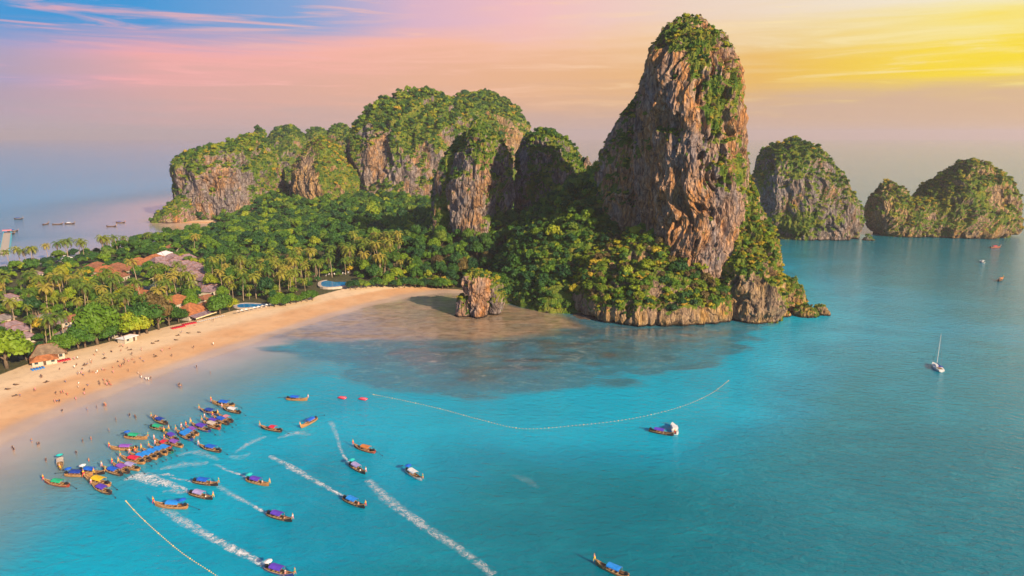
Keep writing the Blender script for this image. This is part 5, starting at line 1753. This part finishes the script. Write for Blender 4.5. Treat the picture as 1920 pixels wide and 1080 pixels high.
def wake(label, pix, widths, dense, lift=0.0, z0=.03):
    """foam strip on the water along a track of pixels, churned up to `lift` metres in the middle"""
    pp = curve(pix, 16)
    n = len(pp)
    P = [at(*q) for q in pp]
    base = P[0].copy()
    widths = [q * .78 for q in widths]
    W = np.interp(np.linspace(0, 1, n), np.linspace(0, 1, len(widths)), widths)
    D = np.interp(np.linspace(0, 1, n), np.linspace(0, 1, len(dense)), dense)
    V, E, DD = [], [], []
    na = 9
    for i in range(n):
        d_ = (P[min(i + 1, n - 1)] - P[max(i - 1, 0)]).normalized()
        s = Vector((-d_.y, d_.x, 0))
        for k_ in range(na):
            u = -1 + 2 * k_ / (na - 1)
            e = 1 - abs(u)
            q = P[i] + s * (u * W[i] / 2) - base
            V.append((q.x, q.y, z0 + lift * e * D[i] * (.5 + .5 * random.random())))
            E.append(math.sqrt(max(e, 0)))
            DD.append(D[i] if e > 0 else 0)
    I = np.arange(n * na).reshape(n, na)
    qd = np.stack([I[:-1, :-1], I[:-1, 1:], I[1:, 1:], I[1:, :-1]], -1).reshape(-1, 4)
    me_ = mesh_np('wake', np.array(V), qd, [M['foam']])
    fattr(me_, 'edge', E)
    fattr(me_, 'dense', DD)
    o = obj('wake', me_, None, base)
    tag(o, label, 'wake', kind='stuff')


wake('wide white foam plume curling behind the lilac canopied longtail', [(232, 901), (262, 893), (292, 903), (325, 911), (358, 924)], [2, 8.5, 8, 4.5, 2.0], [.7, 1, 1, 1, 1], .3)
wake('long foam wake ending at the longtail on the lower picture edge', [(300, 945), (340, 976), (400, 1010), (450, 1036), (508, 1066)], [4.5, 5, 4, 4, 2.5], [.35, .6, .85, 1, 1], .25)
wake('broken foam trail behind the black hulled longtail throwing spray', [(505, 855), (545, 876), (585, 899), (620, 918), (648, 934)], [2.5, 4.5, 3.5, 2.5, 2.2], [.55, .75, .7, .9, 1], .3)
wake('short foam trail behind the speeding purple canopied longtail', [(400, 905), (435, 928), (470, 946), (506, 966)], [3, 3, 2.2, 1.8], [.2, .4, .8, 1], .2)
wake('thin foam trail behind the longtail with purple canopy and teal umbrella', [(402, 870), (430, 883), (450, 890), (467, 899)], [2.4, 2, 1.8, 1.4], [.2, .5, .85, 1], .1)
wake('faint old foam trail crossing the bay to the lower edge', [(690, 900), (725, 935), (770, 968), (815, 1000), (870, 1036), (925, 1078)], [4, 6, 5, 5, 4, 4], [.45, .55, .6, .6, .55, .45], .05)
wake('faint foam trail running up from the teal umbrella longtail', [(620, 790), (632, 820), (642, 850), (658, 873)], [4, 2.4, 1.8, 1.4], [.3, .35, .5, .8], .05)
wake('short wake behind the blue canopied longtail heading out', [(318, 896), (345, 900), (366, 905)], [2, 1.8, 1.5], [.3, .7, .9], .05)
wake('thin white wake of the far dark boat in the bay', [(-60, 411), (-10, 410.5), (30, 411)], [3, 3, 2.5], [.9, 1, 1], .1)
for k, (pix, wd, dn_) in enumerate((([(440, 850), (470, 830), (500, 818)], 5, .45), ([(520, 822), (555, 812), (580, 816)], 6, .4), ([(300, 880), (340, 872), (390, 868)], 7, .4), ([(330, 855), (370, 848), (410, 862)], 6, .38),
                                    ([(298, 890), (312, 890), (326, 892)], 3, .8), ([(305, 922), (325, 920), (345, 925)], 5, .5), ([(430, 855), (450, 858), (470, 850)], 6, .3), ([(960, 890), (985, 900), (1010, 915)], 6, .12))):
    wake('drifting patch of thin foam on the turquoise bay', pix, [wd * .4, wd, wd * .5], [dn_ * .6, dn_, dn_ * .6])
    bpy.context.scene.collection.objects[-1]['group'] = 'drifting foam patches'

# ------------------------------------------------------------------ people
SKIN = plain('skin', (0.42, 0.22, 0.13), 0.6, 0.1, 4)
HAIR = plain('hair', (0.03, 0.02, 0.015), 0.6, 0.2, 4)
POSES = {
    'standing': dict(hip=.92, legs=[((.09, 0, .92), (.11, .02, .48), (.12, -.02, .06), (.12, .14, .03)), ((-.09, 0, .92), (-.11, .02, .48), (-.13, -.02, .06), (-.13, .14, .03))],
                     arms=[((.19, 0, 1.42), (.26, -.03, 1.14), (.28, .06, .88), (.28, .10, .78)), ((-.19, 0, 1.42), (-.26, -.03, 1.14), (-.28, .06, .88), (-.28, .10, .78))], lean=0),
    'walking': dict(hip=.90, legs=[((.09, 0, .9), (.10, .22, .50), (.11, .20, .06), (.11, .36, .05)), ((-.09, 0, .9), (-.10, -.08, .47), (-.11, -.36, .14), (-.11, -.26, .03))],
                    arms=[((.19, .03, 1.40), (.27, -.18, 1.16), (.27, -.16, .90), (.27, -.12, .80)), ((-.19, .03, 1.40), (-.27, .14, 1.15), (-.25, .32, .96), (-.25, .38, .90))], lean=.04),
    'sitting': dict(hip=.14, legs=[((.09, 0, .14), (.12, .40, .46), (.12, .62, .07), (.12, .76, .04)), ((-.09, 0, .14), (-.13, .42, .40), (-.14, .72, .07), (-.14, .86, .04))],
                    arms=[((.19, -.05, .62), (.28, -.2, .36), (.30, -.3, .1), (.30, -.26, .04)), ((-.19, -.05, .62), (-.27, .12, .45), (-.2, .38, .46), (-.18, .46, .45))], lean=-.06),
}


def body_mesh(pose, cloth, top):
    d_ = POSES[pose]
    hp, ln = d_['hip'], d_['lean']
    V = [(0, 0, hp + .02), (0, ln * .5, hp + .26), (0, ln, hp + .48), (0, ln * 1.2, hp + .60), (0, ln * 1.3 + .02, hp + .71), (0, ln * 1.3 + .01, hp + .81)]
    Rr = [(.15, .11), (.13, .10), (.16, .11), (.055, .055), (.085, .10), (.06, .07)]
    E = [(0, 1), (1, 2), (2, 3), (3, 4), (4, 5)]
    for lg in d_['legs']:
        b0_ = len(V)
        V += lg
        Rr += [(.10, .10), (.07, .07), (.042, .045), (.035, .03)]
        E += [(0, b0_), (b0_, b0_ + 1), (b0_ + 1, b0_ + 2), (b0_ + 2, b0_ + 3)]
    for ar in d_['arms']:
        b0_ = len(V)
        V += ar
        Rr += [(.06, .06), (.043, .043), (.032, .032), (.028, .04)]
        E += [(2, b0_), (b0_, b0_ + 1), (b0_ + 1, b0_ + 2), (b0_ + 2, b0_ + 3)]
    me_ = bpy.data.meshes.new('body')
    me_.from_pydata(V, E, [])
    o = bpy.data.objects.new('body', me_)
    COL.objects.link(o)
    o.modifiers.new('skin', 'SKIN')
    for k_, sv in enumerate(me_.skin_vertices[0].data):
        sv.radius = Rr[k_]
        sv.use_root = (k_ == 0)
    sd = o.modifiers.new('sub', 'SUBSURF')
    sd.levels = 1
    sd.render_levels = 1
    dg_ = bpy.context.evaluated_depsgraph_get()
    out = bpy.data.meshes.new_from_object(o.evaluated_get(dg_))
    bpy.data.objects.remove(o)
    out.name = 'person'
    for mt in (SKIN, cloth, HAIR):
        out.materials.append(mt)
    for f in out.polygons:
        c_ = f.center
        mi = 0
        if abs(c_.x) < .2 and hp - .22 < c_.z < hp + .10 and c_.y < .3:
            mi = 1
        if top and abs(c_.x) < .21 and hp < c_.z < hp + .53 and abs(c_.y) < .25:
            mi = 1
        if c_.z > hp + .72 and (c_.y < .03 or c_.z > hp + .83):
            mi = 2
        f.material_index = mi
        f.use_smooth = True
    return out


CLOTH = {'dark': (0.03, 0.03, 0.05), 'red': (0.55, 0.05, 0.05), 'white': (0.75, 0.72, 0.70), 'blue': (0.04, 0.12, 0.4), 'pink': (0.7, 0.25, 0.3)}
CM = {k_: plain('cloth_' + k_, c, .8, .1, 3) for k_, c in CLOTH.items()}
BODY = {}
for ps in POSES:
    for k_ in CLOTH:
        BODY[(ps, k_)] = body_mesh(ps, CM[k_], k_ in ('dark', 'white', 'pink'))


def person(p, pose, col, label, group, rz=None, zoff=None):
    o = obj('person', BODY[(pose, col)], None, (p[0], p[1], p[2] if zoff is None else zoff))
    o.rotation_euler = (0, 0, random.uniform(0, 6.28) if rz is None else rz)
    s = random.uniform(1.0, 1.12)
    o.scale = (s, s, s)
    return tag(o, label, 'person', group)


BP = [(505, 597), (630, 590), (648, 560), (796, 478), (820, 455), (657, 512), (628, 518), (695, 597), (715, 570), (740, 562), (765, 520), (772, 548), (880, 480), (936, 445), (942, 452), (1022, 440), (1078, 418), (1040, 408), (1015, 405),
      (1115, 480), (1195, 440), (1370, 450), (1436, 425), (1190, 515), (1215, 538), (1115, 515), (1085, 530), (1056, 525), (1050, 558), (1028, 575), (1016, 582), (995, 535), (953, 585), (958, 632), (884, 605), (868, 610), (824, 632), (812, 630),
      (785, 622), (760, 628), (708, 655), (690, 640), (672, 630), (658, 642), (556, 712), (665, 718), (663, 758), (744, 742), (716, 785), (714, 815), (838, 715), (845, 735), (880, 700), (886, 728), (912, 705), (925, 718), (918, 735), (938, 740),
      (905, 738), (1085, 620), (1168, 640), (1192, 662), (1195, 678), (1235, 692), (1255, 695), (1275, 685), (1452, 492), (1636, 422), (1802, 395), (1800, 195), (355, 662), (348, 670), (172, 828), (300, 780), (292, 785), (475, 812), (520, 805),
      (540, 800), (570, 820), (465, 880), (485, 878), (505, 880), (642, 860), (528, 962), (1640, 230), (1535, 290), (1140, 548), (1300, 480)]
cols = list(CLOTH)
NTH += ['%s-%s' % (t_, o_) for t_ in ('twenty', 'thirty') for o_ in NTH[:9] if '%s-%s' % (t_, o_) not in NTH]
PPL = []
RP = random.Random(3)
for k_, (x, y) in enumerate(BP):
    px, py = x / 4.5, 560 + y / 4.5
    p = at(px, py, .9)
    gz = ground_z(p.x, p.y)
    p = at(px, py, max(gz, -.2))
    cl = RP.choice(['dark', 'dark', 'dark', 'red', 'white', 'blue', 'pink'])
    if gz > 1.1:
        ps = RP.choice(['standing', 'walking', 'sitting'])
        lb, gp = 'figure in %s clothes %s on dry sand', 'people on the dry sand'
    else:
        ps = RP.choice(['standing', 'walking', 'standing'])
        lb, gp = 'figure in %s swimwear %s on wet sand', 'people on the wet sand'
    PPL.append((px, (p.x, p.y, gz - .02), ps, cl, lb % (cl, ps), gp))
SEEN = {}
for px, p, ps, cl, lb, gp in sorted(PPL):
    q = SEEN[lb] = SEEN.get(lb, 0) + 1
    person(p, ps, cl, lb + ', %s such from the left edge' % NTH[q - 1], gp)
BATH = []
# bathers
for k_, (x, y) in enumerate([(1660, 590), (1775, 635), (1515, 735), (1525, 752), (1535, 745), (1505, 740), (885, 905), (895, 912), (880, 915), (820, 930), (738, 950), (1095, 995), (1140, 1000), (1148, 1010), (270, 1215), (318, 1245), (332, 1240), (120, 1290), (108, 1275), (390, 1375), (920, 1120),
                             (980, 1030), (700, 1210), (770, 1190), (645, 1310), (750, 1370)]):
    px, py = x / 4.5, 560 + y / 4.5
    p = at(px, py, 0)
    gz = max(ground_z(p.x, p.y), -.75)
    cl = RP.choice(['dark', 'red', 'dark', 'blue'])
    BATH.append((px, (p.x, p.y, gz), cl))
for q, (px, p, cl) in enumerate(sorted(BATH)):
    person(p, 'standing', cl, 'bather in %s wading off the beach, %s bather from the left edge' % (cl, NTH[q]), 'bathers off the beach')
# crews and passengers
crew = 0
for (bow, stern, cv_, lb, hl, um, mv), o in zip(BOATS, BOAT_OBJ):
    spots = [(-2.9, .15, .14, 'standing')] if mv else []
    if 'passengers' in lb:
        spots = [(2.0, .3, .5, 'standing'), (2.5, -.2, .6, 'standing'), (3.0, .1, .75, 'standing'), (1.6, -.3, .4, 'standing')]
    elif mv:
        spots += [(1.6, .3, .40, 'sitting'), (2.2, -.3, .40, 'sitting')]
    for j, (x, y, z_, ps) in enumerate(spots):
        ca, sa = math.cos(o.rotation_euler.z), math.sin(o.rotation_euler.z)
        k_ = o.scale[0]
        cl = RP.choice(['red', 'white', 'blue', 'pink', 'dark'])
        role = 'boatman steering' if (mv and j == 0) else 'passenger'
        short_ = lb.replace('longtail', 'boat')
        words = ' '.join(short_.split()[:9])
        person((o.location.x + (x * ca - y * sa) * k_, o.location.y + (x * sa + y * ca) * k_, z_ * k_), ps, cl, '%s in %s aboard the %s' % (role, cl, words), 'people aboard boats, %s %s' % (cl, words), o.rotation_euler.z - math.pi / 2)

# ------------------------------------------------------------------ things on the beach


def parasol(p, col, label, group):
    o = thing('beach_parasol', label, 'parasol', p, random.uniform(0, 1), group)
    mb = MB()
    vs = [(0, 0, 2.9)] + [(1.0 * math.cos(2 * math.pi * k / 8), 1.0 * math.sin(2 * math.pi * k / 8), 2.35) for k in range(8)]
    mb.add(vs, [(0, 1 + k, 1 + (k + 1) % 8) for k in range(8)])
    mb.add([(x, y, z_ - .04) for x, y, z_ in vs], [(0, 1 + (k + 1) % 8, 1 + k) for k in range(8)])
    mb.build('shade', PAINT['canvas ' + col], o)
    MB().tube([(0, 0, -.1), (0, 0, 2.86)], .04, 5).build('pole', WOODL, o)


LOUNGE = [MB().box((0, 0, .32), (1.9, .65, .1)).mesh('seat', PAINT['canvas white']), MB().add([(-.95, -.32, .38), (-.95, .32, .38), (-1.5, .32, .85), (-1.5, -.32, .85), (-.98, -.32, .30), (-.98, .32, .30), (-1.55, .32, .80), (-1.55, -.32, .80)],
          [(0, 1, 2, 3), (7, 6, 5, 4), (0, 3, 7, 4), (1, 5, 6, 2), (3, 2, 6, 7), (0, 4, 5, 1)]).mesh('backrest', PAINT['canvas white']), MB().box((0, 0, .14), (.08, .6, .3)).mesh('leg', WOODD)]


def lounger(p, rz, label, group):
    o = thing('sun_lounger', label, 'lounger', p, rz, group)
    obj('seat', LOUNGE[0], o)
    obj('backrest', LOUNGE[1], o)
    for x in (-.8, .8):
        obj('leg', LOUNGE[2], o, (x, 0, 0))


for k_ in range(9):
    s = k_ / 8
    px, py = 446 + 62 * s, 591 - 14 * s
    p = at(px, py, 2.3)
    parasol((p.x, p.y, ground_z(p.x, p.y)), 'white' if k_ % 3 else 'cream', 'parasol in the row by the small pool, %s from the restaurant' % NTH[k_], 'white parasols by the small pool')
for k_ in range(13):
    s = k_ / 12
    px, py = 372 + 46 * s, 605 - 11 * s
    p = at(px, py, 2.2)
    lounger((p.x, p.y, ground_z(p.x, p.y)), SHORE + math.pi / 2 + random.uniform(-.1, .1), 'white sun lounger before the beach restaurant, %s along the row' % NTH[k_], 'loungers before the restaurant')
for k_ in range(9):
    p = at(612 + k_ * 5.2, 523 + random.uniform(-1, 1), 2.6)
    lounger((p.x, p.y, ground_z(p.x, p.y)), random.uniform(-.3, .3) - 1.5, 'white sun lounger behind the large pool, %s along the deck' % NTH[k_], 'loungers behind the large pool')


def kayak_rack(px, py, n_, col, where, rz):
    p = at(px, py, 2.2)
    for k_ in range(n_):
        off = (k_ - (n_ - 1) / 2) * 1.0
        x, y = p.x + math.cos(rz + math.pi / 2) * off, p.y + math.sin(rz + math.pi / 2) * off
        o = thing('kayak', '%s %s' % (NTH[k_], where), 'kayak', (x, y, ground_z(x, y) + .02), rz + random.uniform(-.04, .04), 'kayaks on the beach')
        MB().tube([(-2.1, 0, .32), (-1.4, 0, .2), (0, 0, .18), (1.4, 0, .2), (2.1, 0, .32)], [.05, .3, .4, .3, .05], 8).build('hull', PAINT['canvas ' + col], o, smooth=True)
        MB().box((0, 0, .5), (.9, .4, .12)).build('seat', ENG, o)


kayak_rack(355, 608, 7, 'red', 'red kayak in the row before the beach restaurant', SHORE + 1.3)
kayak_rack(334, 615, 7, 'red', 'red kayak in the row by the small green tree', SHORE + 1.3)
kayak_rack(113, 678, 8, 'red', 'red kayak in the row beside the brown beach bar', SHORE + 1.3)
kayak_rack(71, 693, 5, 'bright blue', 'blue kayak in the row before the huge edge tree', SHORE + 1.3)
MATS = {}
for k_, (x, y) in enumerate([(880, 512), (1095, 438), (1500, 318), (1485, 352), (1325, 368), (1290, 385), (1680, 288), (1590, 297), (125, 820), (135, 735), (1310, 482), (390, 706), (66, 772), (715, 568), (550, 555)]):
    px, py = x / 4.5, 560 + y / 4.5
    p = at(px, py, 1.6)
    mrk = min(((p.x - q.x) ** 2 + (p.y - q.y) ** 2, nm) for q, nm in LANDMARKS)[1]
    o = thing('beach_mat', 'dark mat and bag on the sand, %s of those off the %s' % (NTH[MATS.setdefault(mrk, 0)], mrk), 'beach mat', (p.x, p.y, ground_z(p.x, p.y)), random.uniform(0, 3), 'mats and bags on the sand')
    MATS[mrk] += 1
    MB().box((0, 0, .05), (2.0, 1.5, .1)).build('mat', WOODD, o)
    MB().box((.5, .3, .25), (.6, .45, .4), taper=.7).build('bag', ENG, o)

# pier in the far bay
p = at(8, 474, 1.0)
pe = at(14, 436, 1.0)
PL = (pe - p).length
pr = thing('pier', 'pale floating pier with blue rails at the far bay', 'pier', (p.x, p.y, 0), math.atan2(pe.y - p.y, pe.x - p.x))
PB = paint('pier blue', (0.05, 0.42, 0.60))
MB().box((PL / 2, 0, 1.0), (PL, 7, .5)).build('deck', M['paving'], pr)
for sg in (-1, 1):
    MB().box((PL / 2, sg * 3.4, 2.0), (PL, .5, .35)).build('railing', PB, pr)
    for k_ in range(9):
        MB().box((2 + k_ * (PL - 4) / 8, sg * 3.4, .2), (.6, .6, 3.4)).build('post', PB, pr)
MB().box((PL - 6, 0, 4.2), (9, 8, .4)).build('roof', PAINT['canvas pink'], pr)
for x in (PL - 9.5, PL - 2.5):
    for y in (-3, 3):
        MB().box((x, y, 2.6), (.3, .3, 2.9)).build('roof_post', PB, pr)

# ------------------------------------------------------------------ haze
m, t = new_mat('haze')
pv = t.node('ShaderNodeVolumePrincipled', {'Color': (0.95, 0.83, 0.90, 1), 'Density': HAZE_DENSITY, 'Anisotropy': 0.2})
t.node('ShaderNodeOutputMaterial', {'Volume': pv.outputs[0]})
hz = MB().add([(-14000, -700, -16), (14000, -700, -16), (14000, 14500, -16), (-14000, 14500, -16), (-14000, -700, 172), (14000, -700, 172), (14000, 14500, 172), (-14000, 14500, 172)],
              [(3, 2, 1, 0), (4, 5, 6, 7), (0, 1, 5, 4), (1, 2, 6, 5), (2, 3, 7, 6), (3, 0, 4, 7)]).build('haze', m)
tag(hz, 'thin warm sea haze over the whole bay', kind='stuff')
